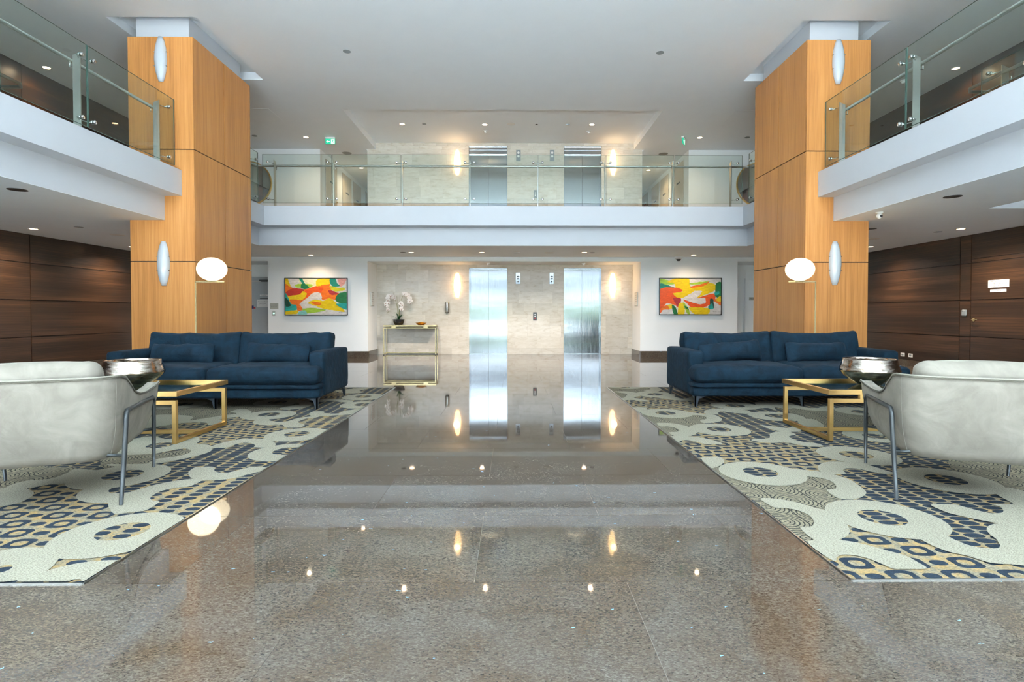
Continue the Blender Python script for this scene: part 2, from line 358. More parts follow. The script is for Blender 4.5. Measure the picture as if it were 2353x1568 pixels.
    L.new(out, b.inputs['Base Color']); b.inputs['Roughness'].default_value = .95; b.inputs['Specular IOR Level'].default_value = .1
    n2 = N(nt, 'ShaderNodeTexNoise', Scale=300.0); L.new(v, n2.inputs['Vector'])
    bp = N(nt, 'ShaderNodeBump', Strength=.4, Distance=.003); L.new(n2.outputs['Fac'], bp.inputs['Height']); L.new(bp.outputs[0], b.inputs['Normal'])
    return m
for k in ('cream', 'dots', 'loose', 'rings', 'scales'): M['c_' + k] = m_carpet(k)
def m_paint(name, c):
    m, nt, b = mat(name); L = nt.links
    tc = N(nt, 'ShaderNodeTexCoord'); mp = N(nt, 'ShaderNodeMapping'); mp.inputs['Scale'].default_value = (6, 1, 22); mp.inputs['Rotation'].default_value = (0, .5, 0)
    L.new(tc.outputs['Object'], mp.inputs[0]); n = N(nt, 'ShaderNodeTexNoise', Scale=1.5, Detail=6.0, Distortion=1.0); L.new(mp.outputs[0], n.inputs['Vector'])
    mx = N(nt, 'ShaderNodeMixRGB', Color1=c4(tuple(int(v * .72) for v in c)), Color2=c4(tuple(min(255, int(v * 1.08 + 12)) for v in c)))
    L.new(n.outputs['Fac'], mx.inputs[0]); L.new(mx.outputs[0], b.inputs['Base Color']); b.inputs['Roughness'].default_value = .35
    return m
PAINT = dict(white=(232, 228, 226), yellow=(248, 200, 10), orange=(244, 110, 20), redorange=(232, 80, 20), red=(180, 35, 15), crimson=(170, 40, 50),
             teal=(10, 130, 110), turq=(20, 160, 150), green=(10, 110, 55), dkgreen=(5, 62, 42), lime=(160, 200, 60), olive=(205, 200, 20), pink=(225, 160, 150), pale=(235, 230, 190), sky=(130, 205, 200))
for k, c in PAINT.items(): M['p_' + k] = m_paint('paint_' + k, c)

# ------------------------------------------------------------------ mesh builder
class MB:
    def __init__(s): s.v = []; s.f = []; s.m = []; s.sm = []
    def face(s, pts, mi=0, smooth=False):
        n = len(s.v); s.v += [tuple(p) for p in pts]; s.f.append(tuple(range(n, n + len(pts)))); s.m.append(mi); s.sm.append(smooth)
    def box(s, x0, y0, z0, x1, y1, z1, mi=0):
        x0, x1 = sorted((x0, x1)); y0, y1 = sorted((y0, y1)); z0, z1 = sorted((z0, z1))
        n = len(s.v)
        s.v += [(x0, y0, z0), (x1, y0, z0), (x1, y1, z0), (x0, y1, z0), (x0, y0, z1), (x1, y0, z1), (x1, y1, z1), (x0, y1, z1)]
        for q in ((0, 3, 2, 1), (4, 5, 6, 7), (0, 1, 5, 4), (1, 2, 6, 5), (2, 3, 7, 6), (3, 0, 4, 7)):
            s.f.append(tuple(n + i for i in q)); s.m.append(mi); s.sm.append(False)
        return s
    def lathe(s, prof, c=(0, 0, 0), seg=24, mi=0, axis='z', smooth=True):
        n = len(s.v); k = len(prof)
        for j in range(seg):
            a = 2 * PI * j / seg
            for r, z in prof:
                p = (r * math.cos(a), r * math.sin(a), z)
                if axis == 'y': p = (p[0], p[2], p[1])
                if axis == 'x': p = (p[2], p[0], p[1])
                s.v.append((p[0] + c[0], p[1] + c[1], p[2] + c[2]))
        for j in range(seg):
            for i in range(k - 1):
                a, b = n + j * k + i, n + ((j + 1) % seg) * k + i
                s.f.append((a, b, b + 1, a + 1)); s.m.append(mi); s.sm.append(smooth)
        return s
    def disc(s, c, r, axis='z', seg=20, mi=0, t=.004, smooth=False):
        return s.lathe([(0.0001, -t / 2), (r, -t / 2), (r, t / 2), (0.0001, t / 2)], c, seg, mi, axis, smooth)
    def tube(s, pts, r, seg=10, mi=0, cap=True):
        pts = [Vector(p) for p in pts]; n = len(s.v); k = len(pts)
        up = None; rr = r if isinstance(r, (list, tuple)) else [r] * k
        for i, p in enumerate(pts):
            d = ((pts[min(i + 1, k - 1)] - p).normalized() + (p - pts[max(i - 1, 0)]).normalized())
            d = d.normalized() if d.length > 1e-6 else Vector((0, 0, 1))
            if up is None:
                up = Vector((0, 0, 1)) if abs(d.z) < .9 else Vector((1, 0, 0))
            a = d.cross(up).normalized(); b = a.cross(d).normalized(); up = b
            for j in range(seg):
                t = 2 * PI * j / seg
                s.v.append(tuple(p + (a * math.cos(t) + b * math.sin(t)) * rr[i]))
        for i in range(k - 1):
            for j in range(seg):
                q = (n + i * seg + j, n + i * seg + (j + 1) % seg, n + (i + 1) * seg + (j + 1) % seg, n + (i + 1) * seg + j)
                s.f.append(q); s.m.append(mi); s.sm.append(True)
        if cap:
            s.f.append(tuple(n + j for j in range(seg))); s.m.append(mi); s.sm.append(False)
            s.f.append(tuple(n + (k - 1) * seg + j for j in reversed(range(seg)))); s.m.append(mi); s.sm.append(False)
        return s
    def build(s, name, mats, parent=None, loc=(0, 0, 0), rot=(0, 0, 0), bevel=0, seg=2):
        me = bpy.data.meshes.new(name); me.from_pydata(s.v, [], s.f)
        if not isinstance(mats, (list, tuple)): mats = [mats]
        for m in mats: me.materials.append(M[m] if isinstance(m, str) else m)
        me.polygons.foreach_set('material_index', s.m); me.polygons.foreach_set('use_smooth', s.sm)
        me.update()
        o = bpy.data.objects.new(name, me); COL.objects.link(o); o.location = loc; o.rotation_euler = rot
        if parent: o.parent = parent
        if bevel:
            b = o.modifiers.new('bevel', 'BEVEL'); b.width = bevel; b.segments = seg; b.limit_method = 'ANGLE'; b.angle_limit = R(35)
        return o
def empty(name, loc=(0, 0, 0), rz=0):
    o = bpy.data.objects.new(name, None); COL.objects.link(o); o.location = loc; o.rotation_euler = (0, 0, rz); o.empty_display_size = .1
    return o
def tag(o, label, cat, group=None):
    o['label'] = label; o['category'] = cat
    if group: o['group'] = group
    return o
def struct(o, label=None):
    o['kind'] = 'structure'
    if label: o['label'] = label
    return o
def box(name, a, b, m, parent=None, bevel=0, loc=(0, 0, 0), rot=(0, 0, 0)):
    return MB().box(*a, *b).build(name, m, parent, loc, rot, bevel)
def copy_tree(o, parent=None):
    c = o.copy(); COL.objects.link(c)
    if parent: c.parent = parent
    for ch in list(o.children): copy_tree(ch, c)
    return c
def text(s, size, m, parent, loc, rot, align='CENTER', name='lettering', sx=1):
    cu = bpy.data.curves.new(name, 'FONT'); cu.body = s; cu.size = size; cu.align_x = align; cu.align_y = 'CENTER'; cu.extrude = .0006
    cu.materials.append(M[m]); cu.space_line = .9; cu.resolution_u = 3
    o = bpy.data.objects.new(name, cu); COL.objects.link(o); o.location = loc; o.rotation_euler = rot; o.scale = (sx, 1, 1)
    if parent: o.parent = parent
    return o
FACE_CAM = (R(90), 0, 0)
FACE_NEGX = (R(90), 0, R(-90))
FACE_POSX = (R(90), 0, R(90))

# ================================================================== SETTING
XL, XR = -8.27, 7.86             # side walls
YB, YW = 14.0, 13.1              # lift wall, white wall
ZC, ZL, Z2 = 5.24, 2.40, 3.12    # atrium ceiling, low ceiling, upper floor
YF = -4.0
CX0, CX1 = -1.66, 1.325          # granite walkway between the carpets
CY0, CY1 = 2.105, 7.68

# ---- floor: bed plus granite tiles
fl = box('floor', (XL, YF, -.2), (XR, 15.2, -.0025), 'floor_joint'); struct(fl, 'polished brown granite tile floor')
TX, TY, GX, GY = 1.192, .7, -.152, 2.105
def tiles(x0, y0, x1, y1):
    k0 = math.floor((y0 - GY) / TY); y = GY + k0 * TY; k = k0
    while y < y1 - 1e-4:
        ya, yb = max(y, y0), min(y + TY, y1)
        if yb - ya > .02:
            off = GX + (TX / 2 if k % 2 else 0)
            i = math.floor((x0 - off) / TX); x = off + i * TX
            while x < x1 - 1e-4:
                xa, xb = max(x, x0), min(x + TX, x1)
                if xb - xa > .015:
                    g = .0011
                    box('tile', (xa + g, ya + g, -.0025), (xb - g, yb - g, 0), 'granite', fl)
                x += TX
        y += TY; k += 1
tiles(-3.9, .7, 4.1, CY0)
tiles(CX0, CY0, CX1, CY1)
tiles(XL, CY1, XR, YW)
tiles(-3.49, YW, 3.07, YB)
rest = MB()
for a in ((XL, YF, XR, .7), (XL, .7, -3.9, CY0), (4.1, .7, XR, CY0), (XL, YW, -3.49, 15.2), (3.07, YW, XR, 15.2)):
    rest.box(a[0], a[1], -.0025, a[2], a[3], -.0005)
rest.build('granite_surround', 'granite', fl)
box('entrance_bounce_slab', (XL, YF, -.0004), (XR, .69, .004), 'bounce_stone', fl)  # unseen pale layer added inside the front, throws sun up to the ceilings

# ---- walls
def wall(name, label=None): return struct(empty(name), label)
# left and right dark veneer walls, made of panels over a black backing
def veneer_wall(name, x, sgn, door):
    # sgn = +1 : surface looks to +X
    w_ = struct(box(name, (x, YF, 0), (x - sgn * .25, 15.2, ZC), 'dark'), 'dark walnut veneer panelled side wall')
    t = .012 * sgn
    zs = [.13, .647, 1.276, 1.91, 2.40]
    ys = [YF, -2.7, .35, 3.35, 6.35, 9.40, 12.4, YW]
    if door: ys = [YF, -2.7, .35, 3.35, 6.35, 8.22, 9.26, 9.49, 12.4, YW]
    g = .008
    for a, b in zip(ys[:-1], ys[1:]):
        for c, d in zip(zs[:-1], zs[1:]):
            if door and (a, b) == (8.22, 9.26): continue
            box('panel', (x, a + g, c + g), (x + t, b - g, d - g), 'walnut', w_)
    if door: box('panel', (x, 8.22 + g, 1.98 + g), (x + t, 9.26 - g, 2.40 - g), 'walnut', w_)
    for a, b in zip([YF, -2.7, .35, 3.35, 6.35, 9.3, 12.3], [-2.7, .35, 3.35, 6.35, 9.3, 12.3, YB]):
        box('panel', (x, a + g * .7, Z2), (x + t, b - g * .7, ZC), 'walnut', w_)
    return w_
veneer_wall('wall_left', XL, 1, False)
veneer_wall('wall_right', XR, -1, True)
struct(box('baseboard_left', (XL, YF, 0), (XL + .03, YW, .13), 'granite'), 'granite skirting under the left veneer wall')
struct(box('baseboard_right', (XR - .03, YF, 0), (XR, YW, .13), 'granite'), 'granite skirting under the right veneer wall')

# white wall at YW with niche and door openings
wb_ = MB()
NX0, NX1, NZ = -3.49, 3.07, 2.30
DX0, DX1 = -7.3, -5.87
EX0, EX1 = 5.42, 7.1
for a, b in ((XL, DX0), (DX1, NX0), (NX1, EX0), (EX1, XR)): wb_.box(a, YW, 0, b, YW + .18, ZL)
for a, b in ((DX0, DX1), (NX0, NX1), (EX0, EX1)): wb_.box(a, YW, NZ, b, YW + .18, ZL)
wb_.box(NX0 - .15, YW + .18, 0, NX0, YB, ZL); wb_.box(NX1, YW + .18, 0, NX1 + .15, YB, ZL)     # niche cheeks
wb_.box(NX0, YW + .18, NZ, NX1, YB, ZL)                                                     # niche ceiling
for a, b in ((DX0, DX1), (EX0, EX1)):                                                      # door lobbies
    wb_.box(a - .12, YW + .18, 0, a, YB + .2, ZL); wb_.box(b, YW + .18, 0, b + .12, YB + .2, ZL); wb_.box(a, YW + .18, NZ, b, YB + .2, ZL); wb_.box(a, YB + .05, 0, b, YB + .2, NZ)
struct(wb_.build('wall_back', 'wallw'), 'white lower wall around the lift niche')
sk = MB(); hS = .14
for a, b in ((XL, DX0), (DX1, NX0), (NX1, EX0), (EX1, XR)): sk.box(a, YW - .02, 0, b, YW, hS)
sk.box(NX0, YW - .02, 0, NX0 + .02, YB - .03, hS); sk.box(NX1 - .02, YW - .02, 0, NX1, YB - .03, hS)
struct(sk.build('baseboard_back', 'granite'), 'brown granite skirting of the white wall')

# lift wall: backing and limestone tiles
LE, RE = (-1.13, -.145), (1.30, 2.265)
sb = MB()
for z0, z1 in ((0, 2.21), (Z2, 5.32)):
    for a, b in ((-3.715, LE[0]), (LE[1], RE[0]), (RE[1], 3.31)): sb.box(a, YB - .013, z0, b, YB + .4, z1)
sb.box(-3.715, YB, 2.31, 3.31, YB + .4, Z2); sb.box(NX0 + .001, YB - .013, 2.21, NX1 - .001, YB + .4, 2.299); sb.box(-3.715, YB, 5.32, 3.31, YB + .4, 5.42)
stone = struct(sb.build('wall_lift', 'stone_gap'), 'pale limestone tiled lift wall')
def stone_rows(x0, x1, z0, z1, edges, ztop_door):
    z = z0; first = True; r_ = random.Random(int(z0 * 10) + 3)
    while z < z1 - .01:
        zb = min(z + (.154 if first and z0 < 1 else .2885), z1); first = False
        x = x0 - r_.uniform(0, .5)
        while x < x1:
            xb = x + r_.choice((.29, .58, .58, .58))
            segs = [(max(x, x0), min(xb, x1))]
            if z < ztop_door - .01:
                for d0, d1 in (LE, RE):
                    ns = []
                    for a, b in segs:
                        if b <= d0 or a >= d1: ns.append((a, b))
                        else:
                            if a < d0: ns.append((a, d0))
                            if b > d1: ns.append((d1, b))
                    segs = ns
            lint = [(max(x, x0, d0), min(xb, x1, d1)) for d0, d1 in (LE, RE)] if z < ztop_door - .01 and zb > ztop_door + .02 else []
            for a, b in lint:
                if b - a > .02: box('tile', (a + .0012, YB - .015, ztop_door + .0012), (b - .0012, YB, zb - .0012), 'stone', stone)
            for a, b in segs:
                if b - a > .02: box('tile', (a + .0012, YB - .015 - r_.uniform(0, .0012), z + .0012), (b - .0012, YB, zb - .0012), 'stone', stone)
            x = xb
        z = zb
stone_rows(-3.49, 3.07, 0, 2.30, None, 2.21)
stone_rows(-3.715, 3.31, Z2, 5.235, None, 5.32)
stone_rows(-3.5, 3.08, 5.235, 5.325, None, 5.33)
stone_rows(-3.5, 3.08, 5.325, 5.40, None, 0)

# upper back wall, corridors
ub = MB()
UL, UR = -4.92, 4.51
ub.box(XL, YB, Z2, UL, YB + .2, ZC); ub.box(UR, YB, Z2, XR, YB + .2, ZC)
ub.box(UL - .2, YB + .2, Z2, UL, 22, ZC); ub.box(UR, YB + .2, Z2, UR + .2, 22, ZC)
ub.box(-3.75, YB + .4, Z2, -3.6, 22, ZC); ub.box(3.2, YB + .4, Z2, 3.35, 22, ZC)
ub.box(UL, 21.9, Z2, -3.6, 22.1, ZC); ub.box(3.2, 21.9, Z2, UR, 22.1, ZC)
struct(ub.build('wall_upper', 'wallw'), 'white upper wall with two corridors')

# ---- balcony slabs (upper band, recessed lower band)
VL, VR, VB = -4.79, 4.46, 10.55       # void edges
GL, GR, GB = -5.04, 4.69, 10.88
bs = MB()
bs.box(XL, YF, 2.75, VL, 15.2, Z2); bs.box(VR, YF, 2.75, XR, 15.2, Z2); bs.box(VL, VB, 2.75, VR, 22, Z2)
bs.box(XL, 15.2, 2.9, VL, 22, Z2); bs.box(VR, 15.2, 2.9, XR, 22, Z2)
bs.box(XL, YF, ZL + .004, GL, 15.2, 2.75); bs.box(6.1, 6.95, ZL + .004, XR, 15.2, 2.75); bs.box(6.1, YF, ZL + .16, XR, 6.95, 2.75); bs.box(GR, YF, ZL + .004, 6.1, 15.2, 2.75); bs.box(GL, GB, ZL + .004, GR, 15.2, 2.75)
struct(bs.build('balcony_slab', 'white'), 'white stepped edge of the upper floor')
lc = MB()
lc.box(XL, YF, ZL, GL - .001, YW + .05, ZL + .004); lc.box(GR + .001, YF, ZL, 6.1, YW + .05, ZL + .004); lc.box(6.1, 6.95, ZL, XR, YW + .05, ZL + .004); lc.box(GL - .001, GB + .001, ZL, GR + .001, YW + .05, ZL + .004)
lo_c = lc.build('ceiling_lower', 'ceiling'); struct(lo_c, 'white low ceiling below the upper floor')
cp = MB(); cp.box(XL, YF, Z2, VL - .25, 22, Z2 + .012); cp.box(VR + .25, YF, Z2, XR, 22, Z2 + .012); cp.box(VL - .25, VB + .25, Z2, VR + .25, 22, Z2 + .012)
cp.build('landing_carpet', 'bounce_carpet', bpy.data.objects['balcony_slab'])
lp = MB(); lp.box(XL, YF, Z2 + .012, VL - .25, 0, Z2 + .018); lp.box(VR + .25, YF, Z2 + .012, XR, 0, Z2 + .018); lp.build('landing_bounce_slab', 'bounce_stone', bpy.data.objects['balcony_slab'])  # pale layer added on the unseen landing ends as a sunlight reflector

# ---- atrium ceiling with three coffers
HOLES = [(-3.5, 11.3, 3.09, YB, 5.40), (-5.75, 7.82, -4.48, 9.88, 5.37), (4.15, 7.82, 5.41, 9.85, 5.37)]
def holed(mb, x0, y0, x1, y1, z, holes, t=.2):
    xs = sorted({x0, x1, *[h[0] for h in holes], *[h[2] for h in holes]}); ys = sorted({y0, y1, *[h[1] for h in holes], *[h[3] for h in holes]})
    for a, b in zip(xs[:-1], xs[1:]):
        for c, d in zip(ys[:-1], ys[1:]):
            mx_, my_ = (a + b) / 2, (c + d) / 2
            h = [q for q in holes if q[0] < mx_ < q[2] and q[1] < my_ < q[3]]
            zz = h[0][4] if h else z
            mb.box(a, c, zz, b, d, z + t + .1)
cm = MB(); holed(cm, XL, YF, XR, YB, ZC, HOLES)
cm.box(XL, YB, ZC, -3.75, 22, ZC + .3); cm.box(3.35, YB, ZC, XR, 22, ZC + .3)
struct(cm.build('ceiling', 'ceiling'), 'white atrium ceiling with coffers')

# ---- columns
def column(x0, x1, side, label):
    y0, y1, top = 7.95, 9.65, 5.03
    o = struct(box('column', (x0 + .014, y0 + .014, 0), (x1 - .014, y1 - .014, top - .001), 'dark'), label)
    zs = [0.0, 1.80, 3.42, top]; g = .007
    for a, b in zip(zs[:-1], zs[1:]):
        box('panel', (x0, y0, a + g), (x1, y0 + .014, b - (g if b < top else 0)), 'oak', o)
        box('panel', (x0, y1 - .014, a + g), (x1, y1, b - (g if b < top else 0)), 'oak', o)
        for c, d in ((y0 + .014, 8.79), (8.79, y1 - .014)):
            gg = .007
            box('panel', (x0, c + gg, a + g), (x0 + .014, d - gg, b - (g if b < top else 0)), 'oak', o)
            box('panel', (x1 - .014, c + gg, a + g), (x1, d - gg, b - (g if b < top else 0)), 'oak', o)
    MB().box(x0 + .01, y0 + .01, top - .02, x1 - .01, y1 - .01, top).build('cap_board', 'oak', o)
    n = (-5.50, -4.73) if x0 < 0 else (4.38, 5.10)
    box('white_neck', (n[0], 8.07, top), (n[1], 9.55, 5.37), 'white', o)
    return o
column(-5.54, -4.61, 1, 'left honey timber clad column')
column(4.28, 5.21, -1, 'right honey timber clad column')

# ---- the glazed front behind the camera and the outdoors it shows
fr = struct(empty('window_front'), 'aluminium framed glass front')
mf = MB()
for z in (0, 2.36, Z2, ZC - .08): mf.box(XL, YF - .06, z, XR, YF + .02, z + .07)
for i in range(11):
    x = XL + (XR - XL) * i / 10
    mf.box(x - .035, YF - .05, 0, x + .035, YF + .03, ZC)
mf.build('mullion_frame', 'alu', fr)
box('spandrel', (XL, YF - .1, ZL), (XR, YF, Z2), 'alu', fr)
struct(box('ground_outside', (-60, -60, -.25), (60, YF - .06, -.05), 'pave'), 'paving outside the front')
struct(box('forecourt_bounce_slab', (-30, -10, -.05), (30, YF - .06, -.01), 'bounce_stone'), 'pale forecourt outside the front, bouncing sunlight onto the ceilings')  # pale apron added so sunlight bounces in under the low ceilings
struct(box('lawn_outside', (-60, -60, -.05), (60, -16, -.02), 'grass'), 'lawn outside the front')
hb = MB()
def lump(mb, c, rx, ry, rz, seed, n=12):
    base = len(mb.v); rows = []
    for i in range(n + 1):
        th = PI * i / n
        for j in range(n * 2):
            ph = PI * j / n; d = Vector((math.sin(th) * math.cos(ph), math.sin(th) * math.sin(ph), math.cos(th)))
            k = 1 + .28 * noise.noise(d * 2.2 + Vector((seed, 0, 0))) + .12 * noise.noise(d * 6 + Vector((0, seed, 0)))
            mb.v.append((c[0] + d.x * rx * k, c[1] + d.y * ry * k, c[2] + d.z * rz * k))
    m2 = n * 2
    for i in range(n):
        for j in range(m2):
            mb.f.append((base + i * m2 + j, base + (i + 1) * m2 + j, base + (i + 1) * m2 + (j + 1) % m2, base + i * m2 + (j + 1) % m2)); mb.m.append(0); mb.sm.append(True)
for i in range(16): lump(hb, (-26 + i * 3.4, -27 + (i * 37 % 5) * .5, .8), 2.3, 1.6, 1.15 + (i * 13 % 4) * .16, i * 3.1)
hg = tag(hb.build('hedge', 'hedge'), 'green hedge row outside the glass front, seen in the lift doors', 'hedge'); hg['kind'] = 'stuff'

# ================================================================== CARPETS
def T(x0, y0, s): return lambda x, y: on(x0 + x * s, y0 + y * s, 'Z', 0)
R1 = T(1380, 880, .1785); R2 = T(1600, 1000, .2168); R3 = T(1950, 1080, .17127); R4 = T(1750, 880, .14875)
L5 = T(480, 880, .18699); L6 = T(300, 920, .17857); L7 = T(0, 1080, .19125)
SCL = {id(R1): .1785, id(R2): .2168, id(R3): .17127, id(R4): .14875, id(L5): .18699, id(L6): .17857, id(L7): .19125}
def circ(t, cx, cy, hw, n=44):
    c = t(cx, cy); k = math.sqrt(1 + (c.x / c.y) ** 2)
    r = hw * SCL[id(t)] * c.y / F / k
    return [(c.x + r * math.cos(2 * PI * i / n), c.y + r * math.sin(2 * PI * i / n)) for i in range(n)]
def spl(t, pts, sub=5):
    P = [t(*p) for p in pts]; P = [(p.x, p.y) for p in P]; n = len(P); out = []
    for i in range(n):
        p0, p1, p2, p3 = P[i - 1], P[i], P[(i + 1) % n], P[(i + 2) % n]
        l = math.dist(p1, p2)
        k1 = min(1, l / (math.dist(p0, p1) + 1e-6)); k2 = min(1, l / (math.dist(p2, p3) + 1e-6))
        m1 = [(p2[j] - p0[j]) * .5 * k1 for j in (0, 1)]; m2 = [(p3[j] - p1[j]) * .5 * k2 for j in (0, 1)]
        for q in range(sub):
            u = q / sub; h1, h2, h3, h4 = 2 * u ** 3 - 3 * u ** 2 + 1, u ** 3 - 2 * u ** 2 + u, -2 * u ** 3 + 3 * u ** 2, u ** 3 - u ** 2
            out.append(tuple(h1 * p1[j] + h2 * m1[j] + h3 * p2[j] + h4 * m2[j] for j in (0, 1)))
    return out
def clip(poly, x0, y0, x1, y1):
    for ax, v, s in ((0, x0, 1), (0, x1, -1), (1, y0, 1), (1, y1, -1)):
        out = []
        for i in range(len(poly)):
            a, b = poly[i - 1], poly[i]
            ia, ib = (a[ax] - v) * s >= 0, (b[ax] - v) * s >= 0
            if ia != ib:
                t = (v - a[ax]) / (b[ax] - a[ax]); out.append((a[0] + t * (b[0] - a[0]), a[1] + t * (b[1] - a[1])))
            if ib: out.append(b)
        poly = out
        if not poly: return []
    return poly
from mathutils.geometry import tessellate_polygon
KINDS = ['c_cream', 'c_dots', 'c_loose', 'c_rings', 'c_scales']
def carpet(name, x0, x1, base, layers, label):
    mb = MB(); z = .004
    mb.box(x0, CY0, -.0025, x1, CY1, z, KINDS.index(base))
    e = .004
    for i, (k, poly) in enumerate(layers):
        if k == 'c_cream':      # the cream shapes were traced along their inner edge: widen a little
            n = len(poly); ar = sum(poly[j - 1][0] * poly[j][1] - poly[j][0] * poly[j - 1][1] for j in range(n)); sg = 1 if ar > 0 else -1; q = []
            for j in range(n):
                (ax, ay), (bx, by), (cx, cy) = poly[j - 2], poly[j - 1], poly[j]
                tx, ty = cx - ax, cy - ay; l_ = math.hypot(tx, ty) or 1
                q.append((bx + sg * ty / l_ * .005, by - sg * tx / l_ * .005))
            poly = q
        poly = clip(poly, x0 + e, CY0 + e, x1 - e, CY1 - e)
        if len(poly) < 3: continue
        zz = z + .0001 * (i + 1)
        vs = [Vector((p[0], p[1], zz)) for p in poly]
        n = len(mb.v); mb.v += [tuple(v) for v in vs]
        for tri in tessellate_polygon([vs]):
            a, b, c = (vs[j] for j in tri)
            if (b - a).cross(c - a).z < 0: tri = (tri[0], tri[2], tri[1])
            mb.f.append(tuple(n + j for j in tri)); mb.m.append(KINDS.index(k)); mb.sm.append(False)
    o = mb.build(name, KINDS); tag(o, label, 'carpet')
    tr = MB(); xe = x0 if x0 > 0 else x1; tr.box(xe - .003, CY0 - .003, -.002, xe + .003, CY1 + .003, .0062); tr.box(x0, CY0 - .003, -.002, x1, CY0 + .001, .0062); tr.box(x0, CY1, -.002, x1, CY1 + .004, .0062)
    tr.build('edge_trim', 'steel', o)
    return o
def ring(t, eye, out, k='c_dots'):
    return [('c_cream', circ(t, out[0], out[1], out[2] * 1.05)), (k, circ(t, eye[0], eye[1], eye[2] * .95))]
cr = 'c_cream'
